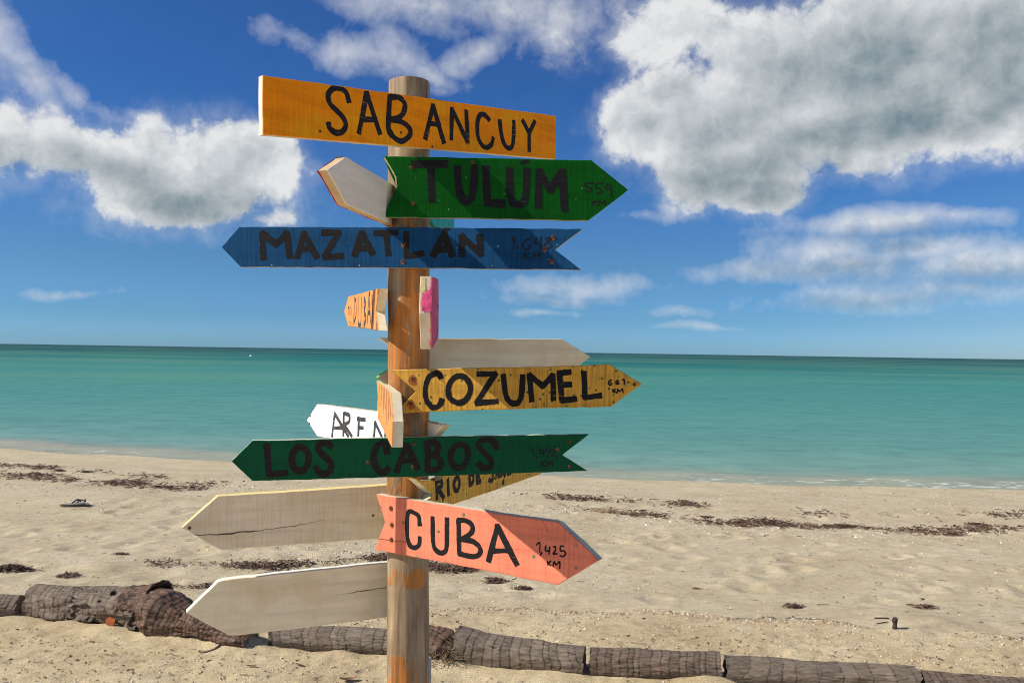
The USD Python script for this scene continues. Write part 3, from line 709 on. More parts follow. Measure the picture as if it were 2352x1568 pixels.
# COZUMEL
b = Board((940, FR), (1400, 1.94), [(898, 849.5), (1077, 845), (1266, 841.5), (1399.5, 836.5), (1474.5, 881.5), (1403, 934), (1197, 938.5), (989, 945.5), (905, 950), (955, 899)], M['mustard'], 'mustard arrow board lettered COZUMEL pointing right', seed=5)
b.strokes('letter', [
    [(388, 165), (372, 130), (330, 127), (272, 165), (242, 260), (247, 368), (292, 437), (345, 448), (383, 413), (395, 375)],
    [(550, 150), (490, 190), (457, 270), (472, 358), (540, 403), (610, 388), (663, 310), (663, 230), (620, 165), (550, 150)],
    [(740, 132), (905, 130)], [(905, 130), (725, 403)], [(725, 405), (920, 390)],
    [(980, 145), (1000, 310), (1032, 387), (1090, 413), (1138, 378), (1158, 290), (1163, 150)],
    [(1250, 385), (1227, 140)], [(1227, 140), (1355, 248)], [(1355, 248), (1450, 142)], [(1450, 142), (1455, 372)],
    [(1512, 122), (1535, 383)], [(1512, 122), (1612, 112)], [(1520, 235), (1617, 230)], [(1535, 383), (1665, 366)],
    [(1744, 115), (1755, 353)], [(1755, 355), (1902, 336)]], Z8, 0.0128, M['black'])
b.strokes('numeral', [
    [(2008, 188), (1985, 195), (1977, 220), (1990, 239), (2009, 225), (1994, 211)], [(2044, 207), (2060, 190), (2073, 201), (2045, 226), (2082, 222)], [(2106, 192), (2125, 179), (2128, 233)],
    [(2017, 274), (2020, 306)], [(2051, 274), (2022, 290), (2053, 308)], [(2062, 311), (2066, 274), (2085, 299), (2108, 270), (2116, 309)]], Z8, 0.0032, M['brown_black'])
b.screw((948, 870), 0.0055, stain=0.013); b.screw((943.5, 926), 0.0055, stain=0.012); b.screw((1457, 882.5), 0.004)
# CUBA
b = Board((863, 2.02), (1281, 1.794), [(863.6, 1134.8), (1152, 1180.5), (1283, 1199.5), (1375.7, 1286), (1281, 1342.5), (1075, 1302), (860, 1262), (884, 1198.5)], M['coral'], 'coral pink arrow board lettered CUBA pointing right', t=0.022, seed=6)
b.strokes('letter', [
    [(428, 435), (418, 352), (370, 315), (322, 305), (307, 380), (307, 540), (332, 636), (380, 660), (423, 628), (428, 560)],
    [(555, 365), (557, 560), (572, 658), (620, 706), (668, 702), (693, 640), (695, 375)],
    [(807, 390), (817, 715)], [(807, 390), (880, 394), (942, 440), (937, 510), (850, 573)], [(850, 575), (958, 602), (1022, 670), (1008, 728), (940, 746), (817, 718)],
    (0.0135, [(1105, 785), (1190, 448)]), (0.0135, [(1190, 448), (1378, 820)]), [(1160, 690), (1298, 690)]], ZC, 0.0112, M['black'])
b.strokes('numeral', [
    [(1572, 632), (1605, 610), (1605, 706)], [(1626, 706), (1612, 732)], [(1666, 638), (1660, 690), (1702, 690)], [(1702, 648), (1695, 726)], [(1735, 652), (1760, 648), (1756, 690), (1735, 720), (1778, 718)],
    [(1842, 644), (1810, 645), (1808, 690), (1845, 690), (1860, 720), (1830, 746), (1803, 736)],
    [(1679, 794), (1685, 832)], [(1716, 789), (1690, 812), (1717, 836)], [(1735, 842), (1746, 794), (1766, 826), (1800, 794), (1801, 864)]], ZC, 0.0032, M['black'])
for p in ((898, 1166), (900, 1204), (899, 1238)):
    b.screw(p, 0.005, stain=0.007)
b.crack([(866, 1237), (900, 1240), (945, 1247)], 0.0022)
b.crack([(1247, 1194), (1254, 1212), (1262, 1226)], 0.0016)
# blank back, upper left
b = Board((501, 1.955), (888, 2.095), [(501, 1138), (700, 1126), (985, 1106.5), (955, 1170), (985, 1228), (876, 1236), (690, 1249), (508.5, 1262.5), (485, 1250), (449, 1229), (417, 1211.5)], M['old_white_drips'], 'blank weathered white back of a left-pointing arrow board with a long split, upper of the two at lower left', t=0.022, seed=7)
b.crack([(447, 1228.5), (520, 1225), (600, 1217), (680, 1206), (745, 1194)], 0.0034)
b.screw((435, 1211.5), 0.004); b.screw((857, 1183), 0.003)
# blank back, lower left
b = Board((507, 1.957), (889, 2.095), [(500, 1335), (512, 1331.5), (700, 1311.5), (985, 1282), (960, 1345), (985, 1405), (889, 1417), (700, 1441), (545, 1458.5), (525, 1458), (490, 1440), (427.5, 1406)], M['old_white'], 'blank weathered white back of a left-pointing arrow board, lowest on the post', t=0.024, seed=8)
b.crack([(888, 1348.5), (840, 1355), (800, 1362), (770, 1366)], 0.0022)
# blank back, right
b = Board((900, 2.09), (1320, 2.24), [(870, 775), (1007, 777), (1110, 776.5), (1150, 778.5), (1292, 778), (1357, 819), (1300, 862), (1100, 864), (900, 862), (905, 800)], M['old_white'], 'blank weathered white back of a right-pointing arrow board above COZUMEL', t=0.022, seed=9)
# white back upper left, end on
b = Board((796, 1.75), (890, 2.0), [('d', 1.75, 360.5), ('d', 2.13, 440), ('d', 2.13, 528), ('d', 1.75, 470), ('d', 1.655, 392)], M['red_rim'], 'white back of an arrow board with a red painted rim, beside TULÚM', t=0.02, seed=10)
mesh('painted_rim', slab(b.poly.buffer(0.0006), 0.0026, 0.0009, 3), M['red_brush'], b.path, matrix=Gf.Matrix4d(1).SetTranslate(Gf.Vec3d(0, 0, -0.0195)))
# teal
b = Board((960, 2.12), (1044, 2.22), [(950, 420), (1044, 425), (1044.5, 522.5), (1001, 520), (985, 500), (950, 500)], M['teal'], 'teal board mostly hidden behind TULÚM', t=0.02, seed=11)
# DUBAI
b = Board((800, 2.70), (869, 1.93), [('d', 2.70, 681), ('d', 1.925, 662), ('d', 1.985, 716), ('d', 1.93, 758.5), ('d', 2.70, 749), ('d', 2.86, 715)], M['light_orange'], 'small looking light orange board lettered DUBÁI seen at a steep angle', t=0.022, seed=12)
b.strokes('letter', [
    [(340, 255), (330, 495)], [(340, 255), (354, 300), (352, 430), (332, 495)],
    [(375, 258), (374, 480), (388, 525), (400, 500), (408, 255)],
    [(433, 258), (432, 530)], [(433, 258), (447, 310), (433, 380)], [(433, 385), (450, 450), (433, 530)],
    [(463, 495), (480, 235)], [(480, 235), (496, 490)], [(469, 400), (489, 400)], [(482, 222), (490, 208)],
    [(510, 240), (515, 492)]], ZP, 0.012, M['faded_black'])
b.strokes('numeral', [[(276, 345), (284, 360), (276, 420)], [(292, 345), (290, 420)], [(302, 345), (308, 380), (303, 420)], [(292, 480), (298, 512)]], ZP, 0.006, M['faded_black'])
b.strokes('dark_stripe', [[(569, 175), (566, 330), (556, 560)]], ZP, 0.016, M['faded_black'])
# pink
b = Board((993, 1.70), (1007, 2.09), [('d', 1.70, 635.5), ('d', 2.09, 641), ('d', 2.12, 700), ('d', 2.09, 775), ('d', 1.70, 802), ('d', 1.655, 720)], M['pink'], 'magenta board pointing at the viewer, on the right side of the post', t=0.0235, seed=13)
PINK = b
def facet(b, p0, p1, s0, s1, w0, w1, material, name):
    """a film of paint on an edge of a board, between two shares of the edge and two shares of its thickness"""
    A_, B_ = np.array(b.poly.exterior.coords[p0]), np.array(b.poly.exterior.coords[p1])
    e = (B_ - A_) / np.linalg.norm(B_ - A_); nn = np.array([e[1], -e[0]])
    if nn @ ((A_ + B_) / 2) < 0:
        nn = -nn
    L = np.linalg.norm(B_ - A_)
    k = 14
    t = np.linspace(s0, s1, k) * L
    jag = (meshkit.noise(np.stack([t * 90, t * 0, t * 0 + s0], 1), 5) - 0.5) * 0.006
    lo, hi = -w0 * b.t + 0 * t, -w1 * b.t + jag
    P0, P1 = A_ + e * t[:, None] + nn * 0.0012, A_ + e * t[:, None] + nn * 0.0012
    v = np.vstack([np.column_stack([P0, lo]), np.column_stack([P1, hi])])
    i = np.arange(k - 1)
    f = np.vstack([np.stack([i, i + 1, i + k + 1], 1), np.stack([i, i + k + 1, i + k], 1)])
    q = np.cross(v[f[0][1]] - v[f[0][0]], v[f[0][2]] - v[f[0][0]])
    if q[:2] @ nn < 0:
        f = f[:, ::-1]
    mesh(name, (v, f), material, b.path)


facet(b, 5, 0, 0.05, 0.62, 0.0, 0.8, M['hot_pink'], 'edge_paint')
facet(b, 5, 0, 0.55, 0.97, 0.55, 0.98, M['cream_brush'], 'edge_paint')
facet(b, 5, 0, 0.5, 0.98, 0.0, 0.16, M['hot_pink'], 'edge_paint')
facet(b, 4, 5, 0.03, 0.97, 0.0, 0.13, M['hot_pink'], 'edge_paint')
b.screw(('d', 2.03, 705), 0.006); b.screw(('d', 2.03, 755), 0.006)
# orange, pointing at the viewer
b = Board((865, 2.40), (898, 1.62), [('d', 2.40, 873), ('d', 1.63, 903), ('d', 1.575, 968), ('d', 1.60, 1027), ('d', 2.40, 956), ('d', 2.30, 912)], M['light_orange'], 'light orange board pointing at the viewer, on the left side of the post', t=0.0205, seed=14)
TOWARDS = b
b.strokes('letter', [[(585, 1105), (590, 1300)], [(600, 1110), (606, 1250)], [(618, 1130), (628, 1400)], [(632, 1140), (640, 1330)], [(650, 1160), (656, 1480)], [(668, 1180), (672, 1440)], [(684, 1240), (690, 1400)]], ZP, 0.009, M['faded_black'])
# AREN(A)
b = Board((728, 2.505), (865, 2.228), [(728, 928), (865.5, 945), (1017, 976), (994, 1005), (972, 1046), (865, 1026), (728, 1001), (704.5, 964)], M['white'], 'bright white arrow board lettered AREN, partly hidden behind LOS CABOS', t=0.022, seed=15)
b.strokes('letter', [
    [(706, 1262), (720, 1140)], [(720, 1140), (793, 1262)], [(712, 1218), (770, 1216)],
    [(766, 1258), (769, 1140)], [(769, 1140), (798, 1150), (796, 1185), (770, 1198)], [(770, 1198), (812, 1262)],
    [(846, 1258), (849, 1170)], [(843, 1168), (883, 1174)], [(846, 1215), (872, 1217)], [(846, 1290), (885, 1294)],
    [(927, 1300), (937, 1188)], [(937, 1188), (988, 1300)], [(990, 1300), (992, 1200)]], Z2, 0.0105, M['faded_black'])
b.screw((713, 955), 0.003); b.screw((711, 972), 0.003)
# board behind COZUMEL, of which a prong shows at the left
b = Board((880, 2.075), (1000, 2.13), [(893, 849), (1010, 851), (1010, 930), (893, 935), (900, 893), (868, 866)], M['grey_back'], 'grey board with a green painted edge, hidden behind COZUMEL', t=0.022, seed=16)
# RIO DE JANEIRO
b = Board((985, 1.99), (1243, 2.62), [(953, 1098.5), (968, 1103), (1012, 1101), (1032, 1068), (1110, 1052), (1230, 1030), (1262, 1046), (1243, 1088), (1120, 1131), (1005, 1170), (965, 1183), (994, 1134)], M['mustard'], 'mustard board lettered RIO DE JANEIRO running away from the viewer under LOS CABOS', t=0.022, seed=17)
b.strokes('letter', [
    [(745, 1255), (755, 1435)], [(745, 1255), (798, 1262), (798, 1310), (760, 1338)], [(760, 1332), (820, 1425)],
    [(860, 1248), (868, 1395)],
    [(937, 1238), (920, 1290), (932, 1350), (958, 1350), (974, 1290), (963, 1232), (937, 1238)],
    [(1070, 1180), (1077, 1305)], [(1072, 1180), (1110, 1210), (1106, 1268), (1080, 1300)],
    [(1140, 1180), (1147, 1282)], [(1145, 1225), (1168, 1220)], [(1147, 1280), (1180, 1262)],
    [(1300, 1185), (1302, 1235), (1284, 1262), (1264, 1250)], [(1325, 1232), (1348, 1165)], [(1348, 1165), (1365, 1222)], [(1333, 1210), (1360, 1203)],
    [(1385, 1215), (1385, 1160)], [(1385, 1160), (1420, 1206)], [(1420, 1206), (1420, 1150)], [(1448, 1195), (1448, 1140)], [(1448, 1193), (1480, 1182)], [(1405, 1255), (1400, 1285)]], ZQ, 0.0125, M['brown_black'])
b.screw((995.5, 1101), 0.004)

# ------------------------------------------------------------------ sand and sea
def sand_material():
    n = {'g': ('geometry', {}), 's': ('separate_xyz', {}),
         'dist': ('attribute', {'attribute': 'shore'}), 'zone': ('attribute', {'attribute': 'zone'}),
         'n1': ('noise_texture', {'scale': 1.6, 'detail': 5.0, 'roughness': 0.6}), 'n2': ('noise_texture', {'scale': 14.0, 'detail': 6.0, 'roughness': 0.7}), 'n3': ('noise_texture', {'scale': 160.0, 'detail': 3.0, 'roughness': 0.75}),
         'far': ('rgb_ramp', {'ramp': [(0.3, (0.47, 0.385, 0.245)), (0.55, (0.55, 0.465, 0.31)), (0.75, (0.60, 0.515, 0.36))]}),
         'near': ('rgb_ramp', {'ramp': [(0.3, (0.46, 0.355, 0.205)), (0.55, (0.57, 0.46, 0.28)), (0.75, (0.64, 0.54, 0.35))]}),
         'zmix': ('mix_color', {}),
         'r2': ('rgb_ramp', {'ramp': [(0.28, (0.74, 0.72, 0.70)), (0.5, (1.0, 1.0, 1.0)), (0.72, (1.12, 1.12, 1.13))]}),
         'x2': ('mix_color', {'blend_type': 'multiply', 'fac': 1.0}),
         'r3': ('rgb_ramp', {'ramp': [(0.34, (0.50, 0.46, 0.42)), (0.5, (1.0, 1.0, 1.0)), (0.66, (1.35, 1.34, 1.32))]}),
         'x3': ('mix_color', {'blend_type': 'multiply', 'fac': 0.9}),
         'wet': ('map_range', {'from_min': 0.15, 'from_max': 0.9, 'to_min': 1.0, 'to_max': 0.0, 'clamp': True}),
         'xw': ('mix_color', {'blend_type': 'multiply', 'b': (0.84, 0.81, 0.76)}),
         'rw': ('map_range', {'from_min': 0.0, 'from_max': 1.0, 'to_min': 0.9, 'to_max': 0.45, 'clamp': True}),
         'wn': ('math', {'math_type': 'multiply_add', 'value2': 0.5}),
         'bh': ('math', {'math_type': 'multiply_add', 'value2': 0.6}),
         'b': ('bump', {'strength': 0.9, 'distance': 0.012}),
         'p': ('principled_bsdf', {'specular_ior_level': 0.25})}
    l = [('g.position', 'n1.vector'), ('g.position', 'n2.vector'), ('g.position', 'n3.vector'), ('n1.fac', 'far.fac'), ('n1.fac', 'near.fac'), ('zone.fac', 'zmix.fac'), ('far.color', 'zmix.a'), ('near.color', 'zmix.b'),
         ('zmix.result', 'x2.a'), ('n2.fac', 'r2.fac'), ('r2.color', 'x2.b'), ('x2.result', 'x3.a'), ('n3.fac', 'r3.fac'), ('r3.color', 'x3.b'),
         ('n1.fac', 'wn.value1'), ('dist.fac', 'wn.value3'), ('wn.value', 'wet.value'), ('wet.result', 'xw.fac'), ('x3.result', 'xw.a'), ('xw.result', 'p.base_color'), ('wet.result', 'rw.value'), ('rw.result', 'p.roughness'),
         ('n3.fac', 'bh.value1'), ('n2.fac', 'bh.value3'), ('bh.value', 'b.height'), ('b.normal', 'p.normal')]
    return mat('sand', n, l)


def grid(xs, ys):
    X, Y = np.meshgrid(xs, ys)
    i = np.arange(X.size).reshape(X.shape)
    q = np.stack([i[:-1, :-1], i[:-1, 1:], i[1:, 1:], i[1:, :-1]], -1).reshape(-1, 4)
    return X, Y, np.vstack([q[:, [0, 1, 2]], q[:, [0, 2, 3]]])


def graded(*spans):
    out = []
    for a, b, st in spans:
        out.append(np.arange(a, b, st))
    return np.concatenate(out + [[spans[-1][1]]])


xs = graded((-300, -60, 30), (-60, -16, 2.0), (-16, -5, 0.15), (-5, 5, 0.025), (5, 16, 0.15), (16, 60, 2.0), (60, 300, 30))
ys = graded((-300, -40, 26), (-40, 0, 2.0), (0, 3.4, 0.2), (3.4, 5.6, 0.018), (5.6, 9.0, 0.032), (9.0, 19, 0.08), (19, 40, 1.5))
X, Y, f = grid(xs, ys)
Z = ground(X, Y)
sand = mesh('sand_beach', (np.stack([X, Y, Z], -1).reshape(-1, 3), f), sand_material(), smooth=True)
primvar(sand, 'shore', (waterline(X) - Y).ravel())
pz = np.stack([X, Y, 0 * X], -1)
zone = 1 / (1 + np.exp(np.clip((Y - scarp(X)) / 0.12 + (meshkit.fbm(pz * 6, 3, 4) - 0.5) * 3, -40, 40)))
primvar(sand, 'zone', zone.ravel())
tag(sand, kind='structure')


def sea():
    xs = graded((-9000, -900, 900), (-900, -60, 40), (-60, -20, 1.0), (-20, 20, 0.12), (20, 60, 1.0), (60, 900, 40), (900, 9000, 900))
    ys = graded((12, 19, 0.06), (19, 40, 0.3), (40, 200, 4), (200, 1500, 60), (1500, 16000, 1200))
    X, Y, f = grid(xs, ys)
    wl = waterline(X)
    d = Y - wl
    Z = np.full(X.shape, SEA)
    p = np.stack([X, Y, 0 * X], -1)
    # small waves lapping in, crests along the shore
    ph = d * 2.2 + 1.6 * meshkit.fbm(p * [0.25, 0.3, 1], 2, 31)
    amp = 0.022 * np.exp(-((d - 1.2) / 1.4) ** 2) + 0.012 * np.clip(1 - d / 30, 0, 1)
    Z = Z + amp * (np.exp(np.sin(ph) - 1) * 1.6 - 0.7) * (0.4 + 1.2 * meshkit.fbm(p * [0.35, 0.5, 1], 2, 37)) * (d > -0.5)
    n = {'g': ('geometry', {}), 'd': ('attribute', {'attribute': 'shore'}),
         'm1': ('mapping', {'scale': (0.05, 0.16, 1.0)}), 'n1': ('noise_texture', {'scale': 1.0, 'detail': 5.0, 'roughness': 0.6}),
         'm4': ('mapping', {'scale': (0.012, 0.03, 1.0)}), 'n4': ('noise_texture', {'scale': 1.0, 'detail': 3.0}),
         'ld': ('math', {'math_type': 'logarithm', 'value2': 10.0}), 'dm': ('math', {'math_type': 'maximum', 'value2': 0.1}),
         'lr': ('map_range', {'from_min': -0.5, 'from_max': 3.3, 'to_min': 0.0, 'to_max': 1.0, 'clamp': True}),
         'ln': ('math', {'math_type': 'multiply_add', 'value2': 0.16, 'value3': -0.08}), 'la': ('math', {'math_type': 'add'}),
         # colour of the water by its depth: sandy shallows, turquoise, deep green blue
         'col': ('rgb_ramp', {'ramp': [(0.0, (0.30, 0.29, 0.24)), (0.10, (0.23, 0.28, 0.25)), (0.20, (0.15, 0.275, 0.26)), (0.34, (0.096, 0.25, 0.23)), (0.60, (0.042, 0.205, 0.178)), (0.70, (0.017, 0.135, 0.122)), (0.79, (0.005, 0.078, 0.078)), (0.9, (0.002, 0.05, 0.06)), (1.0, (0.002, 0.04, 0.055))]}),
         'rip': ('rgb_ramp', {'ramp': [(0.36, (0.80, 0.84, 0.86)), (0.5, (1.0, 1.0, 1.0)), (0.64, (1.16, 1.11, 1.09))]}), 'xr': ('mix_color', {'blend_type': 'multiply', 'fac': 1.0}),
         'x4': ('mix_color', {'blend_type': 'mix', 'b': (0.14, 0.27, 0.17)}), 'f4': ('map_range', {'from_min': 0.42, 'from_max': 0.72, 'to_min': 0.0, 'to_max': 0.45, 'clamp': True}),
         # ripples
         'mr': ('mapping', {'scale': (0.9, 1.5, 1.0)}), 'nr': ('noise_texture', {'scale': 1.0, 'detail': 7.0, 'roughness': 0.78}),
         'mr2': ('mapping', {'scale': (0.10, 0.35, 1.0)}), 'nr2': ('noise_texture', {'scale': 1.0, 'detail': 4.0}),
         'hb': ('math', {'math_type': 'multiply_add', 'value2': 5.0}),
         'b': ('bump', {'strength': 0.35, 'distance': 0.05}),
         # foam where it laps the sand
         'mf': ('mapping', {'scale': (2.2, 7.0, 1.0)}), 'nf': ('noise_texture', {'scale': 1.0, 'detail': 7.0, 'roughness': 0.7}),
         'mf2': ('mapping', {'scale': (0.22, 0.2, 1.0)}), 'nf2': ('noise_texture', {'scale': 1.0, 'detail': 2.0}),
         'fd': ('map_range', {'from_min': 0.0, 'from_max': 1.5, 'to_min': 0.26, 'to_max': 0.02, 'clamp': True}),
         'fe': ('math', {'math_type': 'multiply_add', 'value2': 0.55}), 'fs': ('math', {'math_type': 'add'}),
         'ff': ('map_range', {'from_min': 1.12, 'from_max': 1.22, 'to_min': 0.0, 'to_max': 0.85, 'clamp': True}),
         'xf': ('mix_color', {'b': (0.75, 0.76, 0.76)}),
         'fr': ('fresnel', {'IOR': 1.33}), 'fm': ('map_range', {'from_min': 0.02, 'from_max': 1.0, 'to_min': 0.02, 'to_max': 0.11, 'clamp': True}), 'df': ('diffuse_bsdf', {}), 'gl': ('glossy_bsdf', {'color': (0.9, 0.95, 0.95), 'roughness': 0.2}), 'mx': ('mix_closure', {})}
    l = [('fr.fac', 'fm.value'), ('fm.result', 'mx.fac'), ('df.BSDF', 'mx.closure1'), ('gl.BSDF', 'mx.closure2'), ('b.normal', 'gl.normal'), ('b.normal', 'fr.normal'), ('g.position', 'm1.vector'), ('m1.vector', 'n1.vector'), ('g.position', 'm4.vector'), ('m4.vector', 'n4.vector'), ('d.fac', 'dm.value1'), ('dm.value', 'ld.value1'), ('ld.value', 'lr.value'), ('n1.fac', 'ln.value1'), ('lr.result', 'la.value1'), ('ln.value', 'la.value2'),
         ('la.value', 'col.fac'), ('n4.fac', 'f4.value'), ('f4.result', 'x4.fac'), ('col.color', 'x4.a'),
         ('g.position', 'mr.vector'), ('mr.vector', 'nr.vector'), ('g.position', 'mr2.vector'), ('mr2.vector', 'nr2.vector'), ('nr2.fac', 'hb.value1'), ('nr.fac', 'hb.value3'), ('hb.value', 'b.height'), ('b.normal', 'df.normal'),
         ('g.position', 'mf.vector'), ('mf.vector', 'nf.vector'), ('g.position', 'mf2.vector'), ('mf2.vector', 'nf2.vector'), ('d.fac', 'fd.value'), ('nf2.fac', 'fe.value1'), ('nf.fac', 'fe.value3'), ('fe.value', 'fs.value1'), ('fd.result', 'fs.value2'), ('fs.value', 'ff.value'),
         ('nr.fac', 'rip.fac'), ('x4.result', 'xr.a'), ('rip.color', 'xr.b'), ('ff.result', 'xf.fac'), ('xr.result', 'xf.a'), ('xf.result', 'df.color')]
    m = mesh('sea', (np.stack([X, Y, Z], -1).reshape(-1, 3), f), mat('sea_water', n, l, surface='mx.closure'), smooth=True)
    primvar(m, 'shore', d.ravel())
    tag(m, kind='structure')


sea()


# ------------------------------------------------------------------ palm logs half sunk in the sand
def log_material(name, base, dark, light, red):
    n = {'tc': ('texture_coordinate', {}), 'ck': ('attribute', {'attribute': 'crack'}), 'ring': ('attribute', {'attribute': 'ring'}), 'al': ('attribute', {'attribute': 'along'}), 'ar': ('attribute', {'attribute': 'around'}),
         'c': ('combine_xyz', {'z': 0.0}), 'm': ('mapping', {'scale': (16.0, 90.0, 1.0)}), 'n': ('noise_texture', {'scale': 1.0, 'detail': 6.0, 'roughness': 0.65}),
         'r': ('rgb_ramp', {'ramp': [(0.28, dark), (0.5, base), (0.72, light)]}),
         'm2': ('mapping', {'scale': (5.0, 9.0, 1.0)}), 'n2': ('noise_texture', {'scale': 1.0, 'detail': 4.0}), 'f2': ('map_range', {'from_min': 0.52, 'from_max': 0.72, 'to_min': 0.0, 'to_max': 0.75, 'clamp': True}), 'x2': ('mix_color', {'b': red}),
         'xr': ('mix_color', {'blend_type': 'multiply'}), 'rr': ('rgb_ramp', {'ramp': [(0.0, (0.82, 0.82, 0.82)), (1.0, (1.14, 1.13, 1.12))]}),
         'xc': ('mix_color', {'b': (0.025, 0.017, 0.012)}), 'b': ('bump', {'strength': 0.7, 'distance': 0.004}),
         'p': ('principled_bsdf', {'roughness': 0.85, 'specular_ior_level': 0.2})}
    l = [('al.fac', 'c.x'), ('ar.fac', 'c.y'), ('c.vector', 'm.vector'), ('m.vector', 'n.vector'), ('n.fac', 'r.fac'), ('c.vector', 'm2.vector'), ('m2.vector', 'n2.vector'), ('n2.fac', 'f2.value'), ('f2.result', 'x2.fac'), ('r.color', 'x2.a'),
         ('ring.fac', 'rr.fac'), ('x2.result', 'xr.a'), ('rr.color', 'xr.b'), ('ck.fac', 'xc.fac'), ('xr.result', 'xc.a'), ('xc.result', 'p.base_color'), ('n.fac', 'b.height'), ('b.normal', 'p.normal')]
    n['xr'][1]['fac'] = 1.0
    return mat(name, n, l)


M['log'] = log_material('palm_bark_grey', (0.165, 0.13, 0.10), (0.085, 0.063, 0.048), (0.25, 0.21, 0.172), (0.15, 0.095, 0.066))
M['log_red'] = log_material('palm_bark_red', (0.12, 0.074, 0.052), (0.038, 0.023, 0.017), (0.22, 0.165, 0.13), (0.16, 0.06, 0.033))
M['log_brown'] = log_material('palm_bark_brown', (0.14, 0.104, 0.079), (0.048, 0.033, 0.026), (0.235, 0.19, 0.155), (0.14, 0.075, 0.05))
M['log_end'] = flat('palm_wood_end', (0.17, 0.13, 0.10), rough=0.9, var=0.4, scale=70, bump=0.5)
M['fibre'] = flat('palm_fibre', (0.22, 0.15, 0.09), rough=0.9, var=0.4)


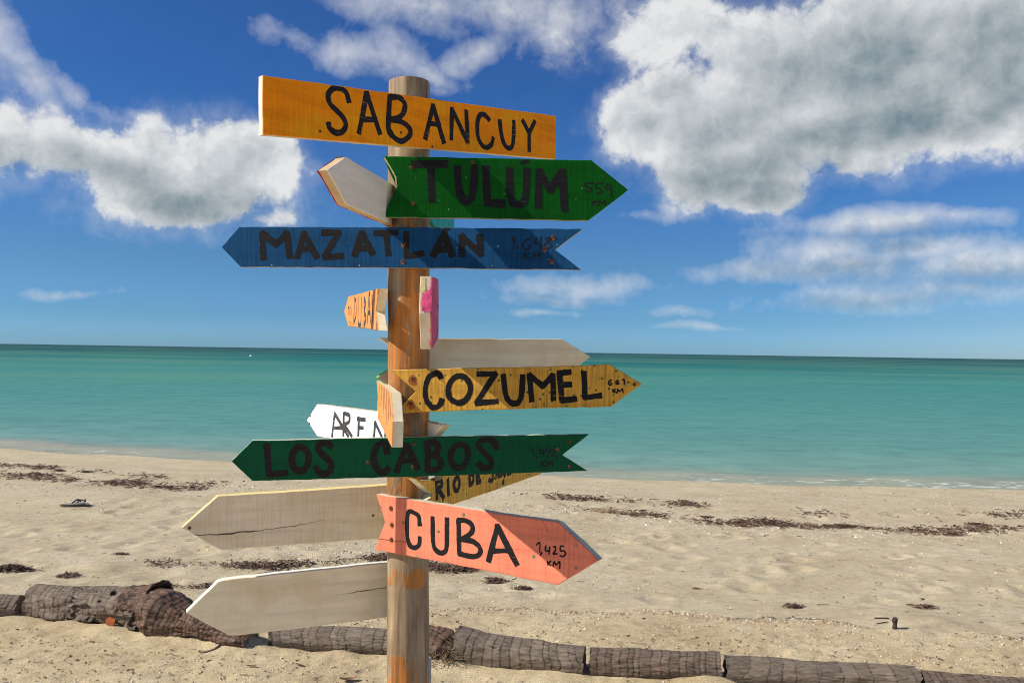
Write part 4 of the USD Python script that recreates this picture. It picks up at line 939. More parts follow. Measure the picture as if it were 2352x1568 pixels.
def log(label, a, b, ha, hb, material, seed, ring=0.036, bend=0.0, rough=1.0, profile=None, holes=(), sink=0.28, ragged=(0.004, 0.004), flare=0.0, group=None, lump=1.4):
    """a, b: where the two ends meet the sand on the near side (picture units); ha, hb: their height in view"""
    A, B = hit(*a, False), hit(*b, False)
    ra, rb = (h * p[1] / F / (2 - sink) for h, p in ((ha, A), (hb, B)))
    k = math.sqrt(max(1 - (1 - sink) ** 2, 0))
    ax = np.array([A[0], A[1] + ra * k, A[2] + ra * (1 - sink)]); bx = np.array([B[0], B[1] + rb * k, B[2] + rb * (1 - sink)])
    L = np.linalg.norm(bx - ax); N = max(int(L / 0.0045), 30); NT = 132
    t = np.linspace(0, 1, N)
    pts = ax + (bx - ax) * t[:, None]
    pts[:, 2] += bend * np.sin(np.pi * t)
    rad = (ra + (rb - ra) * t) * (1 if profile is None else np.interp(t, *profile))
    pts[:, 2] += (rad - (ra + (rb - ra) * t)) * (1 - sink) * 0.6
    rng = np.random.default_rng(seed)
    bounds = np.cumsum(rng.uniform(0.6, 1.4, 200) * ring)
    fld = {}

    def disp(S, TH, r):
        arc = TH * 0.09
        wob = (meshkit.fbm(np.stack([np.cos(TH) * 0.9, np.sin(TH) * 0.9, S * 1.5 + seed], -1), 2, seed) - 0.5) * ring * 1.1
        q = S + wob + 0.15 * ring * np.sin(TH + seed)
        i = np.clip(np.searchsorted(bounds, q), 0, 198)
        lo = np.where(i > 0, bounds[np.maximum(i - 1, 0)], 0.0); w = bounds[i] - lo
        u = np.clip((q - lo) / w, 0, 1)
        edge = np.minimum(u, 1 - u) * w
        ringline = np.exp(-(edge / 0.0026) ** 2)
        n1 = meshkit.fbm(np.stack([S * 9 + i * 3.7, arc * 75, np.full_like(S, seed)], -1), 3, 3)
        n2 = meshkit.fbm(np.stack([S * 30, arc * 60, np.full_like(S, seed + 9.0)], -1), 3, 7)
        lc = np.exp(-((n1 - 0.5) / 0.022) ** 2) * np.clip((n2 - 0.47) * 14, 0, 1)
        ck = np.clip(ringline * (0.35 + 0.65 * np.clip((n2 - 0.42) * 12, 0, 1)) * 0.85 + lc * 0.85, 0, 1) * np.clip(rough, 0.4, 1)
        d = 0.0013 * (u - 0.5) * rough + (meshkit.fbm(np.stack([np.cos(TH) * 2.2, np.sin(TH) * 2.2, S * 5 + seed], -1), 4, 21) - 0.5) * 0.020 * rough * lump + (meshkit.fbm(np.stack([np.cos(TH) * 5, np.sin(TH) * 5, S * 14 + seed], -1), 3, 23) - 0.5) * 0.010 * (lump - 0.6)
        d += (n2 - 0.5) * 0.004 * rough - 0.0025 * ck
        if flare:
            peel = meshkit.fbm(np.stack([S * 7, arc * 20, np.full_like(S, seed + 2.0)], -1), 4, 13)
            mk = (peel > 0.5) * np.clip((S / L - 0.35) / 0.1, 0, 1)
            d -= 0.016 * flare * mk
            ck = np.maximum(ck, np.exp(-((peel - 0.5) / 0.012) ** 2) * np.clip((S / L - 0.35) / 0.1, 0, 1))
        for hs, ht, hr in holes:
            dt = (TH - ht + np.pi) % (2 * np.pi) - np.pi
            qd = np.sqrt((S - hs * L) ** 2 + (dt * r) ** 2) / hr
            d -= 0.016 * (qd < 1); ck = np.maximum(ck, 1.0 * (qd < 1.15))
        rg = meshkit.fbm(np.stack([np.cos(TH) * 3, np.sin(TH) * 3, np.full_like(S, seed + 4.0)], -1), 3, 17) - 0.5
        fld.update(ck=ck, ring=(np.asarray(i) * 0.618 + seed) % 1.0, S=S, arc=arc, rg=rg)
        return d
    v, f, s = ring_tube(pts, rad, NT, disp)
    # ragged sawn ends: slide the last rings along the log
    ends = np.exp(-s / 0.03), np.exp(-(L - s) / 0.03)
    axis = (bx - ax) / L
    sl = (fld['rg'] * (-ragged[0] * 6 * ends[0][:, None] + ragged[1] * 6 * ends[1][:, None])).reshape(-1)
    v[:len(sl)] += sl[:, None] * axis
    nb = len(sl)
    fe = f[-2 * NT:]; fb = f[:-2 * NT]
    x = thing('palm_log', (0, 0, 0), label, 'log', group)
    P = str(x.GetPath())
    body = mesh('bark', (v[:nb], fb), material, P, smooth=True)
    for nm, val in (('crack', fld['ck']), ('ring', fld['ring']), ('along', fld['S']), ('around', fld['arc'])):
        primvar(body, nm, val.ravel())
    for e in (0, 1):
        rim = v[:NT] if e == 0 else v[nb - NT:nb]
        c = rim.mean(0); sgn = 1 if e == 0 else -1
        rr = [rim]
        for kf, dp in ((0.93, 0.004), (0.7, 0.012), (0.45, 0.008), (0.2, 0.014)):
            nz = (meshkit.noise(np.stack([np.cos(np.linspace(0, 6.28, NT)) * 3, np.sin(np.linspace(0, 6.28, NT)) * 3, np.full(NT, kf * 9 + seed)], 1), 5) - 0.5) * 0.012
            rr.append(c + (rim - c) * kf + axis * (sgn * dp + nz)[:, None])
        vv = np.vstack(rr + [c[None] + axis * sgn * 0.01])
        ff = []
        i = np.arange(NT); j = (i + 1) % NT
        for q in range(4):
            ff += [np.stack([q * NT + i, q * NT + j, (q + 1) * NT + j], 1), np.stack([q * NT + i, (q + 1) * NT + j, (q + 1) * NT + i], 1)]
        ff.append(np.stack([4 * NT + i, 4 * NT + j, np.full(NT, 5 * NT)], 1))
        ff = np.vstack(ff)
        if e == 1:
            ff = ff[:, ::-1]
        mesh('cut_end', (vv, ff), M['log_end'], P, smooth=60)
    return P, ax, bx, ra, rb


G = 'palm logs laid in a row along the beach'
log('short grey log end at the left edge of the picture', (-60, 1416), (38, 1416), 48, 44, M['log'], 3, ragged=(0.001, 0.002), group=G)
PA_ = log('grey palm log with bark peeling off, leftmost whole log', (66, 1417), (318, 1452), 66, 92, M['log'], 5, ring=0.045, rough=1.2, flare=1.3, ragged=(0.003, 0.05), lump=1.7, group=G)
PB = log('reddish brown broken palm log with a swollen root end', (320, 1461), (572, 1496), 102, 46, M['log_red'], 8, ring=0.03, rough=1.5, profile=([0, 0.08, 0.17, 0.27, 0.40, 0.62, 1.0], [0.78, 0.98, 1.14, 1.02, 0.80, 0.84, 1.0]), ragged=(0.03, 0.006), lump=2.6, group=G)
log('grey palm log behind the post, pierced by small round holes', (622, 1487), (984, 1513), 44, 58, M['log'], 11, ring=0.06, rough=0.9, holes=[(0.42, 3.7, 0.005), (0.45, 3.9, 0.006), (0.55, 4.1, 0.005), (0.58, 4.25, 0.006), (0.62, 4.2, 0.005), (0.66, 4.3, 0.004), (0.7, 4.35, 0.005), (0.3, 3.4, 0.008), (0.6, 3.95, 0.005)], ragged=(0.003, 0.01), group=G)
PD = log('knobbly reddish palm stump with loose fibres, just right of the post', (976, 1521), (1034, 1531), 74, 66, M['log_red'], 14, ring=0.025, rough=1.6, profile=([0, 0.3, 0.7, 1.0], [1.0, 1.06, 1.0, 0.72]), lump=2.4, ragged=(0.004, 0.02), group=G)
log('grey palm log crossed by fine dark cracks, first whole log right of the post', (1046, 1527), (1345, 1551), 78, 58, M['log'], 17, ring=0.05, bend=-0.012, rough=1.0, holes=[(0.25, 3.7, 0.006), (0.30, 4.05, 0.007), (0.55, 4.1, 0.005), (0.72, 4.0, 0.006), (0.85, 4.0, 0.005), (0.42, 4.3, 0.005)], ragged=(0.003, 0.002), group=G)
log('dark streaked palm log, second right of the post', (1356, 1551), (1660, 1571), 56, 63, M['log_brown'], 20, ring=0.042, rough=0.9, ragged=(0.002, 0.002), group=G)
log('smooth grey palm log, third right of the post', (1671, 1573), (2118, 1600), 58, 58, M['log'], 23, ring=0.085, rough=0.75, ragged=(0.003, 0.006), group=G)
log('dark low palm log at the right edge of the picture', (2126, 1606), (2480, 1626), 54, 50, M['log_brown'], 26, ring=0.04, rough=1.1, group=G)


def bark_flap():
    """torn sheet of bark standing up where the leftmost log is broken off"""
    P, ax, bx, ra, rb = PA_
    axis = (bx - ax) / np.linalg.norm(bx - ax); side = np.cross(axis, [0, 0, 1.0]); side /= np.linalg.norm(side); upv = np.cross(side, axis)
    U, V = np.meshgrid(np.linspace(0, 1, 44), np.linspace(0, 1, 30), indexing='ij')
    S = -0.10 + 0.19 * U + 0.05 * (meshkit.fbm(np.stack([V * 5, U * 0, U * 0], -1), 4, 5) - 0.5) * 2 * U
    A = math.radians(20) + math.radians(115) * V + 0.5 * (meshkit.fbm(np.stack([U * 4, V * 0 + 3, U * 0], -1), 3, 8) - 0.5) * np.where(V > 0.5, 1, -1) * abs(2 * V - 1) ** 3
    lift = rb * (1.03 + 0.30 * U ** 2 * np.exp(-((A - 1.75) / 0.7) ** 2)) + 0.014 * (meshkit.fbm(np.stack([U * 6, V * 9, U * 0], -1), 3, 9) - 0.5)
    def surf(off):
        r = lift + off
        return (bx + axis * S[..., None] + side * (r * np.cos(A))[..., None] + upv * (r * np.sin(A))[..., None]).reshape(-1, 3)
    i = np.arange(44 * 30).reshape(44, 30)
    q = np.stack([i[:-1, :-1], i[1:, :-1], i[1:, 1:], i[:-1, 1:]], -1).reshape(-1, 4)
    n = 44 * 30
    b_ = np.concatenate([i[0], i[1:, -1], i[-1, ::-1][1:], i[::-1, 0][1:]])
    e = np.stack([b_[:-1], b_[1:], b_[1:] + n, b_[:-1] + n], 1)
    Q = np.vstack([q, q[:, ::-1] + n, e])
    m = mesh('bark_flap', (np.vstack([surf(0.0), surf(-0.012)]), np.vstack([Q[:, [0, 1, 2]], Q[:, [0, 2, 3]]])), M['log_red'], P, smooth=True)
    N2 = 2 * n
    primvar(m, 'crack', np.tile((meshkit.fbm(np.stack([U * 9, V * 14, U * 0], -1), 4, 31).ravel() < 0.42) * 0.8, 2)); primvar(m, 'ring', np.full(N2, 0.4)); primvar(m, 'along', np.tile(S.ravel(), 2)); primvar(m, 'around', np.tile((A * rb).ravel(), 2))
    tag(m, 'torn sheet of dark bark standing up at the broken end')


bark_flap()


def ribbons(specs, rng):
    """thin curled strips: specs = (x, y, z, heading, length, width, lift, curl)"""
    V, Fc, k = [], [], 0
    for x, y, z, a, L, w, lift, curl in specs:
        m = 5
        t = np.linspace(-0.5, 0.5, m)
        ang = a + curl * t * 2
        px = x + np.cumsum(np.cos(ang)) * L / m - np.cos(a) * L / 2
        py = y + np.cumsum(np.sin(ang)) * L / m - np.sin(a) * L / 2
        pz = z + lift * (0.3 + t * rng.uniform(-1, 1)) + 0.25 * lift * np.cos(t * 6 + rng.uniform(0, 6))
        nx, ny = -np.sin(ang) * w / 2, np.cos(ang) * w / 2
        tw = rng.uniform(-1, 1)
        a1 = np.stack([px + nx, py + ny, pz + tw * w * 0.5], 1); a2 = np.stack([px - nx, py - ny, pz - tw * w * 0.5], 1)
        top = a1 * 0.5 + a2 * 0.5 + [0, 0, w * 0.25]
        V.append(np.stack([a1, top, a2], 1).reshape(-1, 3))
        i = np.arange(m - 1) * 3 + k
        for p, q in ((0, 1), (1, 2)):
            Fc += [np.stack([i + p, i + q, i + 3 + q], 1), np.stack([i + p, i + 3 + q, i + 3 + p], 1)]
        k += 3 * m
    return np.vstack(V), np.vstack(Fc)


def weed_material():
    n = {'g': ('geometry', {}), 'r': ('rgb_ramp', {'ramp': [(0.0, (0.12, 0.07, 0.046)), (0.3, (0.27, 0.165, 0.11)), (0.65, (0.44, 0.30, 0.21)), (0.93, (0.60, 0.47, 0.34)), (1.0, (0.55, 0.48, 0.2))]}),
         'p': ('principled_bsdf', {'roughness': 0.7, 'specular_ior_level': 0.3})}
    return mat('dry_seaweed', n, [('g.random_per_island', 'r.fac'), ('r.color', 'p.base_color')])


M['weed'] = weed_material()


def clump(px, py, wpx, hpx, n, label, seed, name='seaweed_clump', ln=0.05, group=None, depth=0.45):
    """heap of dry seaweed as wide as wpx and about hpx high in the picture"""
    rng = np.random.default_rng(seed)
    c = hit(px, py); sc = c[1] / F
    rx, hh = wpx / 2 * sc, hpx * sc
    ry = max(rx * depth, 0.03); top = max(hh * 0.32, 0.008)
    sp = []
    cores = [(rng.normal(0, 0.4) * rx, rng.normal(0, 0.35) * ry) for _ in range(1 if wpx < 90 else int(wpx / 26))]
    for i in range(int(n * 0.75)):
        cx, cy = cores[i % len(cores)]
        x, y = c[0] + cx + rng.normal(0, 0.30) * rx, c[1] + cy + rng.normal(0, 0.42) * ry
        e = max(0.0, 1 - ((x - c[0]) / rx) ** 2 - ((y - c[1]) / ry) ** 2)
        g = float(land(x, y))
        sp.append((x, y, g + 0.004 + rng.uniform(0, 1) * top * e, rng.uniform(0, 6.28), ln * rng.uniform(0.5, 1.4), rng.uniform(0.004, 0.009), 0.012, rng.uniform(-1.2, 1.2)))
    m = mesh(name, ribbons(sp, rng), M['weed'])
    tag(m, label, 'seaweed', group, 'stuff' if py < 1090 else None)
    return m


CL = [(30, 1312, 96, 42, 700, 'large heap of dry brown seaweed at the left edge above the leftmost log', 0.05),
      (178, 1322, 80, 14, 130, 'thin patch of dry seaweed right of the large left heap', 0.05),
      (270, 1276, 44, 10, 60, 'small dark curl of seaweed on bare sand above the thin left patch', 0.06),
      (1122, 1335, 84, 24, 380, 'heap of dry seaweed right under the CUBA board, nearest the post', 0.045),
      (1196, 1356, 54, 18, 220, 'small dark heap of seaweed under the point of the CUBA board', 0.045),
      (1940, 1212, 120, 26, 420, 'largest heap of seaweed in the wrack line at the right', 0.06),
      (2233, 1207, 80, 15, 200, 'flat seaweed heap in the wrack line near the right edge', 0.06),
      (2178, 1226, 86, 12, 170, 'long thin seaweed patch below the flat heap near the right edge', 0.06),
      (1594, 1187, 46, 16, 130, 'short raised seaweed tuft behind the point of the CUBA board', 0.06),
      (1815, 1398, 52, 20, 60, 'tangle of thin brown twigs on the shell line right of centre', 0.09),
      (2119, 1397, 72, 14, 60, 'loose spray of twiggy seaweed above the sandy mound at the right', 0.08),
      (140, 1082, 46, 9, 130, 'small dark seaweed heap near the water at the left', 0.07),
      (206, 1085, 36, 7, 150, 'second small dark seaweed heap near the water at the left', 0.07),
      (345, 1118, 64, 14, 220, 'seaweed heap among white shells left of the LOS CABOS board', 0.06),
      (175, 1163, 1, 1, 0, '', 0.05)]
for i, (px, py, w, h, n, lab, ln) in enumerate(CL):
    if n:
        clump(px, py, w, h, n, lab, 100 + i, ln=ln)


def band(pts, half, n, name, label, seed, ln=0.045, mound=0.015, wide=1.0):
    """a strip of washed-up seaweed following a line read from the photograph"""
    rng = np.random.default_rng(seed)
    P = np.array([hit(*p)[:2] for p in pts]); P = spline(P)
    k = rng.integers(0, len(P) - 1, n); t = rng.uniform(0, 1, n)
    q = P[k] + (P[k + 1] - P[k]) * t[:, None]
    dens = meshkit.fbm(np.stack([q[:, 0] * 2.2, q[:, 1] * 2.2, np.full(n, seed)], 1), 3, 4)
    keep = rng.uniform(0, 1, n) < np.clip((dens - 0.38) * 5, 0.06, 1)
    q = q[keep]
    q[:, 1] += rng.normal(0, half * 0.7, len(q)); q[:, 0] += rng.normal(0, half * 0.6, len(q))
    z = land(q[:, 0], q[:, 1])
    sp = [(x, y, zz + 0.003 + rng.uniform(0, mound), rng.uniform(0, 6.28), ln * rng.uniform(0.4, 1.4), wide * rng.uniform(0.004, 0.009), 0.01 * wide, rng.uniform(-1.2, 1.2)) for (x, y), zz in zip(q, z)]
    m = mesh(name, ribbons(sp, rng), M['weed'])
    tag(m, label, 'seaweed', kind='stuff')


band([(345, 1299), (450, 1299), (560, 1303), (650, 1302), (760, 1296), (860, 1286), (905, 1290), (985, 1305), (1040, 1309), (1095, 1306)], 0.085, 3400, 'seaweed_band', 'broad band of dry seaweed crossing behind the post below the blank boards', 201, mound=0.035)
band([(1200, 1137), (1330, 1146), (1420, 1151), (1530, 1156), (1620, 1160)], 0.17, 750, 'seaweed_band', 'thin upper wrack line right of the RIO DE JANEIRO board', 202, ln=0.112, wide=1.7, mound=0.03)
band([(1300, 1170), (1400, 1177), (1540, 1188), (1630, 1200), (1700, 1204), (1760, 1201), (1830, 1211), (1900, 1213)], 0.16, 1600, 'seaweed_band', 'main wrack line at the right behind the CUBA board', 203, ln=0.096, wide=1.7, mound=0.03)
band([(-60, 1068), (60, 1072), (140, 1080), (280, 1090), (380, 1099)], 0.2, 800, 'seaweed_band', 'uppermost wrack line at the left nearest the water', 204, ln=0.128, wide=1.7, mound=0.03)
band([(-60, 1096), (60, 1094), (140, 1103), (230, 1112), (300, 1110), (420, 1123), (480, 1112)], 0.25, 1200, 'seaweed_band', 'second wrack line among shells at the left', 205, ln=0.112, wide=1.7, mound=0.03)
band([(1840, 1180), (2000, 1185), (2130, 1184), (2280, 1186), (2400, 1186)], 0.22, 350, 'seaweed_band', 'scattered weed above the wrack line at the right edge', 206, ln=0.112, wide=1.7, mound=0.03)
band([(2050, 1222), (2180, 1222), (2300, 1216), (2420, 1222)], 0.15, 450, 'seaweed_band', 'lower wrack line at the right edge', 207, ln=0.096, wide=1.7, mound=0.03)
band([(370, 1346), (440, 1348), (480, 1346)], 0.03, 90, 'seaweed_band', 'short line of weed left of the lowest blank board', 208)

# loose bits everywhere
rng = np.random.default_rng(55)
sp = []
for _ in range(2400):
    y = rng.uniform(4.7, 14.0) if rng.uniform() < 0.85 else rng.uniform(3.6, 4.7)
    x = rng.uniform(-0.68, 0.68) * y
    if y > float(waterline(x)) - 0.5:
        continue
    sp.append((x, y, float(land(x, y)) + 0.004, rng.normal(0, 0.7), 0.012 + rng.exponential(0.016), rng.uniform(0.003, 0.007), 0.004, rng.uniform(-1, 1)))
tag(mesh('seaweed_litter', ribbons(sp, rng), M['weed']), 'loose bits of weed and twig scattered over the sand', 'seaweed', kind='stuff')


# ------------------------------------------------------------------ shells and coral gravel
def shard(seed, dome):
    r = np.random.default_rng(seed)
    th = np.linspace(0, 2 * np.pi, 7, endpoint=False)
    rr = r.uniform(0.6, 1.15, 7)
    ring = np.stack([rr * np.cos(th), rr * np.sin(th) * 0.8, np.zeros(7)], 1)
    ring2 = ring * [0.55, 0.55, 1] + [0, 0, dome]
    v = np.vstack([ring, ring2, [[0, 0, dome * 1.25]]])
    i = np.arange(7); j = (i + 1) % 7
    f = np.vstack([np.stack([i, j, j + 7], 1), np.stack([i, j + 7, i + 7], 1), np.stack([i + 7, j + 7, np.full(7, 14)], 1)])
    return v, f


def shell_material(name, ramp, rough=0.6):
    return mat(name, {'o': ('object_info', {}), 'r': ('rgb_ramp', {'ramp': ramp}), 'p': ('principled_bsdf', {'roughness': rough})}, [('o.random', 'r.fac'), ('r.color', 'p.base_color')])


M['shell'] = shell_material('shell_white', [(0.0, (0.45, 0.36, 0.25)), (0.5, (0.62, 0.55, 0.44)), (1.0, (0.78, 0.74, 0.68))])
M['pebble'] = shell_material('shell_gravel', [(0.0, (0.16, 0.12, 0.08)), (0.4, (0.42, 0.29, 0.15)), (0.7, (0.56, 0.43, 0.27)), (1.0, (0.66, 0.58, 0.45))])
M['dark_pebble'] = shell_material('dark_gravel', [(0.0, (0.05, 0.055, 0.06)), (1.0, (0.14, 0.14, 0.14))])


def scatter(name, label, pts, sizes, material, seed):
    r = np.random.default_rng(seed)
    pi = UsdGeom.PointInstancer.Define(stage, '/World/' + name)
    for k, dm in enumerate((0.35, 0.5, 0.7)):
        mesh('piece', shard(seed + k, dm), material, f'/World/{name}', smooth=False)
    kids = [c.GetPath() for c in pi.GetPrim().GetChildren()]
    pi.CreatePrototypesRel().SetTargets(kids)
    n = len(pts)
    z = np.concatenate([land(q[:, 0], q[:, 1]) for q in np.array_split(pts, max(1, n // 4000))])
    P = np.column_stack([pts, z + sizes * 0.05])
    pi.CreatePositionsAttr(Vt.Vec3fArray.FromNumpy(P.astype(np.float32)))
    pi.CreateProtoIndicesAttr(Vt.IntArray.FromNumpy(r.integers(0, 3, n).astype(np.int32)))
    pi.CreateScalesAttr(Vt.Vec3fArray.FromNumpy((sizes[:, None] * r.uniform(0.7, 1.3, (n, 3))).astype(np.float32)))
    a = r.uniform(0, np.pi, n); tx, ty = r.normal(0, 0.35, n), r.normal(0, 0.35, n)
    q = np.stack([np.cos(a), tx * np.cos(a), ty * np.cos(a), np.sin(a)], 1)
    q /= np.linalg.norm(q, axis=1)[:, None]
    pi.CreateOrientationsAttr(Vt.QuathArray([Gf.Quath(*[float(v) for v in w]) for w in q]))
    tag(pi, label, 'shells', kind='stuff')


def line_pts(pts, half, n, r):
    P = spline(np.array([hit(*p)[:2] for p in pts])); k = r.integers(0, len(P) - 1, n)
    q = P[k] + (P[k + 1] - P[k]) * r.uniform(0, 1, n)[:, None]
    return q + np.stack([r.normal(0, half, n), r.normal(0, half, n)], 1)


r = np.random.default_rng(77)
W1 = []
y = r.uniform(3.5, 13.5, 9000); W1.append(np.stack([r.uniform(-0.7, 0.7, 9000) * y, y], 1))
W1.append(line_pts([(300, 1292), (520, 1286), (700, 1275), (860, 1268), (1000, 1290)], 0.22, 2200, r))
W1.append(line_pts([(-60, 1110), (150, 1112), (330, 1118), (520, 1122), (700, 1126)], 0.4, 2600, r))
W1.append(line_pts([(1250, 1172), (1500, 1192), (1700, 1212), (1900, 1222), (2150, 1224), (2400, 1222)], 0.35, 3000, r))
W1.append(line_pts([(1050, 1345), (1300, 1352), (1500, 1352)], 0.25, 900, r))
W1 = np.vstack(W1)
W1 = W1[W1[:, 1] < waterline(W1[:, 0]) - 0.6]
scatter('shell_fragments', 'white shell fragments strewn over the beach', W1, np.clip(r.lognormal(-5.75, 0.5, len(W1)), 0.0015, 0.013) * np.clip(W1[:, 1] / 6, 0.7, 1.5), M['shell'], 301)
xg = r.uniform(-3.2, 3.6, 6500)
G1 = np.stack([xg, scarp(xg) + r.normal(0, 0.05, len(xg)) - 0.05], 1)
yg = r.uniform(3.5, 5.2, 9000); G2 = np.stack([r.uniform(-0.68, 0.68, 9000) * yg, yg], 1)
G2 = G2[G2[:, 1] < scarp(G2[:, 0])]
G1 = np.vstack([G1, G2])
scatter('shell_gravel', 'yellowish shell gravel along the low scarp and around the logs', G1, np.clip(r.lognormal(-5.35, 0.4, len(G1)), 0.002, 0.011), M['pebble'], 311)
xd = r.uniform(1.3, 3.6, 900); G3 = np.stack([xd, scarp(xd) + r.normal(0, 0.014, len(xd)) + 0.015], 1)
scatter('dark_gravel', 'dark line of grit along the scarp at the right', G3, np.clip(r.lognormal(-5.2, 0.3, len(G3)), 0.002, 0.010), M['dark_pebble'], 321)

# ------------------------------------------------------------------ small things on the sand
M['sandal'] = flat('sandal_rubber', (0.07, 0.06, 0.055), rough=0.7, var=0.4)
M['strap'] = flat('sandal_strap', (0.04, 0.03, 0.03), rough=0.6)
M['insole'] = flat('sandal_insole', (0.26, 0.23, 0.22), rough=0.8)


def sandal(px, py, heading, label):
    c = hit(px, py)
    x = thing('sandal', c + [0, 0, 0.004], label, 'sandal', None)
    x.AddRotateZOp().Set(heading)
    th = np.linspace(0, 2 * np.pi, 40, endpoint=False)
    out = np.stack([0.135 * np.cos(th), 0.048 * np.sin(th) * (1 + 0.22 * np.cos(th)) * (1 - 0.18 * np.cos(2 * th))], 1)
    pg = Polygon(out)
    P = str(x.GetPath())
    mesh('sole', trimesh.creation.extrude_polygon(pg, 0.022, engine='earcut'), M['sandal'], P)
    mesh('insole', trimesh.creation.extrude_polygon(pg.buffer(-0.006), 0.003, engine='earcut').apply_translation([0, 0, 0.0215]), M['insole'], P)
    for s in (-1, 1):
        t = np.linspace(0, 1, 9)
        pts = np.stack([0.075 - 0.085 * t, s * 0.044 * t ** 0.8, 0.024 + 0.05 * np.sin(np.pi * (0.15 + 0.75 * t)) * (1 - 0.3 * t)], 1)
        v, f, _ = ring_tube(pts, np.full(9, 0.007), 8)
        mesh('strap', (v, f), M['strap'], P, smooth=True)


sandal(169, 1163.5, 15, 'dark sandal lying flat on the sand, left one of two')
sandal(187, 1161.5, -35, 'dark sandal with its strap sticking up, right one of two')

M['leaf'] = flat('dry_leaf', (0.20, 0.10, 0.05), rough=0.7, var=0.5, scale=40)
M['pale_leaf'] = flat('pale_leaf', (0.50, 0.46, 0.22), rough=0.6, var=0.3, scale=40)


def leaf(px, py, size, heading, label, curl=0.5, m='leaf'):
    c = hit(px, py)
    u = np.linspace(-1, 1, 13); w = np.linspace(-1, 1, 5)
    U, Wd = np.meshgrid(u, w, indexing='ij')
    half = 0.34 * np.sqrt(np.clip(1 - U ** 2, 0, 1)) * (1 - 0.3 * U)
    xx = U * size / 2; yy = Wd * half * size / 2
    zz = 0.004 + curl * size * 0.35 * (U ** 2) * 0.5 + np.abs(Wd) * half * size * 0.25
    v = np.stack([xx, yy, zz], -1).reshape(-1, 3)
    i = np.arange(65).reshape(13, 5)
    q = np.stack([i[:-1, :-1], i[1:, :-1], i[1:, 1:], i[:-1, 1:]], -1).reshape(-1, 4)
    f = np.vstack([q[:, [0, 1, 2]], q[:, [0, 2, 3]]])
    a = math.radians(heading); rot = np.array([[math.cos(a), -math.sin(a), 0], [math.sin(a), math.cos(a), 0], [0, 0, 1]])
    tag(mesh('dry_leaf', (v @ rot.T + c, f), M[m], smooth=True), label, 'leaf')


leaf(800, 1561, 0.085, 20, 'curled dark brown leaf on the sand left of the foot of the post', 0.9)
leaf(578, 1532, 0.05, 5, 'small brown leaf below the reddish broken log', 0.5)
leaf(688, 1528, 0.05, -20, 'small dark leaf below the log with holes', 0.5)
leaf(1600, 1348, 0.07, 0, 'flat dark leaf on open sand right of the CUBA board', 0.1)
leaf(2118, 1375, 0.05, 40, 'small curled leaf beside the twiggy spray at the right', 0.6)


def stick(pts, rad, label, name='twig', cat='twig', m=None, lift=0.006):
    P = np.array([hit(*p) for p in pts]) + [0, 0, lift]
    q = spline(P) if len(P) > 2 else np.linspace(P[0], P[1], 8)
    rr = rad * (0.8 + 0.4 * meshkit.noise(q * 60, 3)); rr[-1] *= 0.4
    v, f, _ = ring_tube(q, rr, 8)
    tag(mesh(name, (v, f), m or M['twig'], smooth=True), label, cat)


M['twig'] = flat('grey_twig', (0.16, 0.12, 0.09), rough=0.9, var=0.4)
M['dark_twig'] = flat('dark_twig', (0.06, 0.045, 0.035), rough=0.9, var=0.4)
M['plank'] = flat('driftwood', (0.21, 0.15, 0.10), rough=0.85, var=0.4, scale=25)
stick([(456, 1497), (470, 1500), (490, 1497), (506, 1492)], 0.006, 'thin root lying on the sand under the reddish broken log')
stick([(2008, 1424), (2026, 1425.5), (2043, 1427)], 0.004, 'straight dark stick on the sand, upper of two beside the short stake', m=M['dark_twig'])
stick([(2014, 1435), (2040, 1434)], 0.003, 'straight dark stick on the sand, lower of two beside the short stake', m=M['dark_twig'])
stick([(1358, 1174), (1390, 1177), (1420, 1180), (1458, 1182)], 0.03, 'brown driftwood stick lying in the wrack line', name='driftwood', cat='driftwood', m=M['plank'], lift=0.012)
c = hit(2055, 1451)
hS = 25 * c[1] / F
q = np.array([c + [0, 0, -0.04], c + [0.001, 0, hS * 0.35], c + [-0.001, 0, hS * 0.7], c + [-0.003, 0.0, hS]])
v, f, _ = ring_tube(spline(q), np.concatenate([np.full(13, 0.013), np.linspace(0.016, 0.012, 6)])[:len(spline(q))], 10, lambda S, TH, r: (meshkit.noise(np.stack([np.cos(TH) * 2, np.sin(TH) * 2, S * 60], -1), 3) - 0.5) * 0.010)
tag(mesh('stake', (v, f), M['dark_twig'], smooth=True), 'short dark stake standing upright in the sand at the shell line', 'stake')
# fibres at the stump's broken end
rng = np.random.default_rng(91)
fa = PD[2]
segs = []
for k in range(90):
    p0 = fa + [rng.normal(-0.03, 0.03), -0.06 + rng.normal(0, 0.025), rng.normal(-0.035, 0.025)]
    d = np.array([rng.normal(0.01, 0.04), rng.normal(-0.03, 0.02), rng.normal(0.0, 0.03)])
    pts = np.array([p0, p0 + d * 0.5 + rng.normal(0, 0.006, 3), p0 + d + rng.normal(0, 0.012, 3)])
    v, f, _ = ring_tube(spline(pts, 3), np.full(7, 0.0013), 4)
    segs.append(trimesh.Trimesh(v, f, process=False))
tag(mesh('fibre_tuft', trimesh.util.concatenate(segs), M['fibre'], PD[0]), kind='stuff')
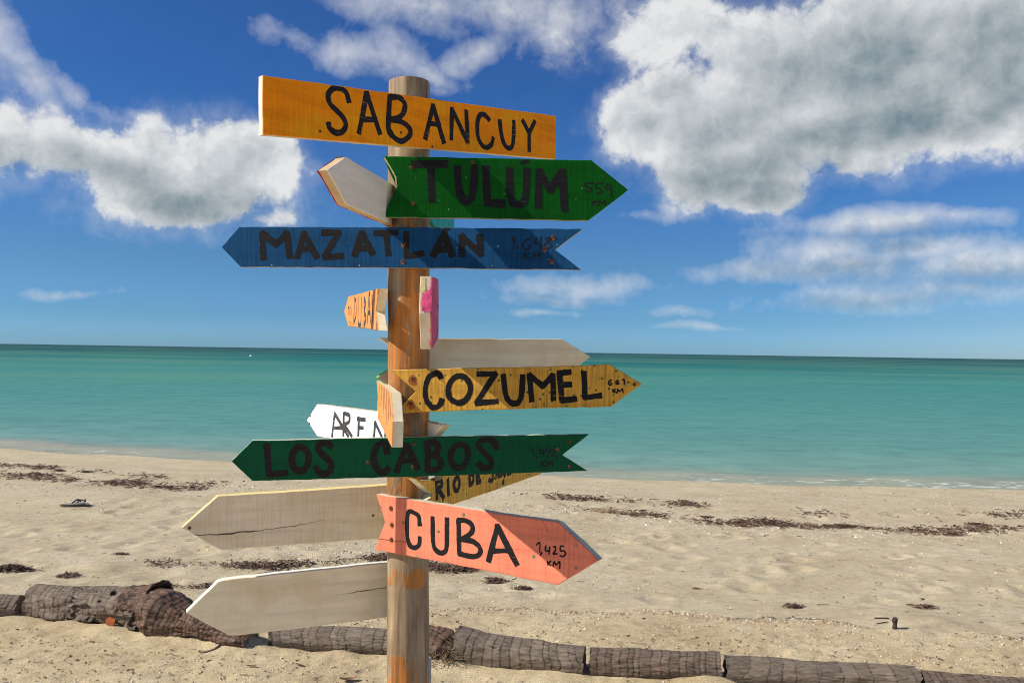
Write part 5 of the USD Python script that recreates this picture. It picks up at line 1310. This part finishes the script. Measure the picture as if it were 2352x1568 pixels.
# a reddish flake of bark on the sand
c = hit(254, 1447)
th = np.linspace(0, 2 * np.pi, 9, endpoint=False)
pg = Polygon(np.stack([0.026 * np.cos(th) * np.array([1, .5, .3, .7, 1, .9, .4, .8, 1]), 0.042 * np.sin(th) * np.array([1, 1.2, .9, .5, .6, 1.1, .6, .9, 1])], 1))
fl = trimesh.creation.extrude_polygon(pg, 0.012, engine='earcut'); fl.apply_transform(trimesh.transformations.rotation_matrix(1.1, [1, 0, 0.2])); fl.apply_translation(c + [0, 0, 0.02])
M['flake'] = flat('red_bark_flake', (0.36, 0.10, 0.035), rough=0.8, var=0.4)
tag(mesh('bark_flake', fl, M['flake']), 'orange red flake of bark leaning on the leftmost whole log', 'bark')
# grey pipe behind the post
cb = CAM + ray(984.5, 1507) * 2.22
v, f, _ = ring_tube(np.array([[cb[0], cb[1], 0.0], [cb[0], cb[1], cb[2] - 0.002], [cb[0], cb[1], cb[2]]]), np.array([0.0075, 0.0075, 0.004]), 14)
M['pipe'] = flat('grey_pipe', (0.26, 0.27, 0.28), rough=0.6)
tag(mesh('thin_stake', (v, f), M['pipe'], smooth=40), 'thin grey stake close behind the post at its right edge', 'stake')
# buoy
d = ray(576, 818.5); k = (SEA - CAM[2]) / d[2]; c = CAM + k * d
bu = thing('buoy', c, 'tiny white buoy far out on the sea at the left', 'buoy')
prof = np.array([[0, -0.25], [0.2, -0.2], [0.3, 0.0], [0.28, 0.15], [0.16, 0.3], [0.06, 0.36], [0.05, 0.5], [0.0, 0.52]])
M['buoy'] = flat('buoy_plastic', (0.8, 0.8, 0.78), rough=0.4, var=0.05)
mesh('float', trimesh.creation.revolve(prof, sections=20), M['buoy'], str(bu.GetPath()), smooth=40)
ringb = trimesh.creation.torus(0.05, 0.012, major_sections=20, minor_sections=8); ringb.apply_transform(trimesh.transformations.rotation_matrix(math.pi / 2, [1, 0, 0])); ringb.apply_translation([0, 0, 0.56])
mesh('ring', ringb, M['rust'], str(bu.GetPath()), smooth=True)
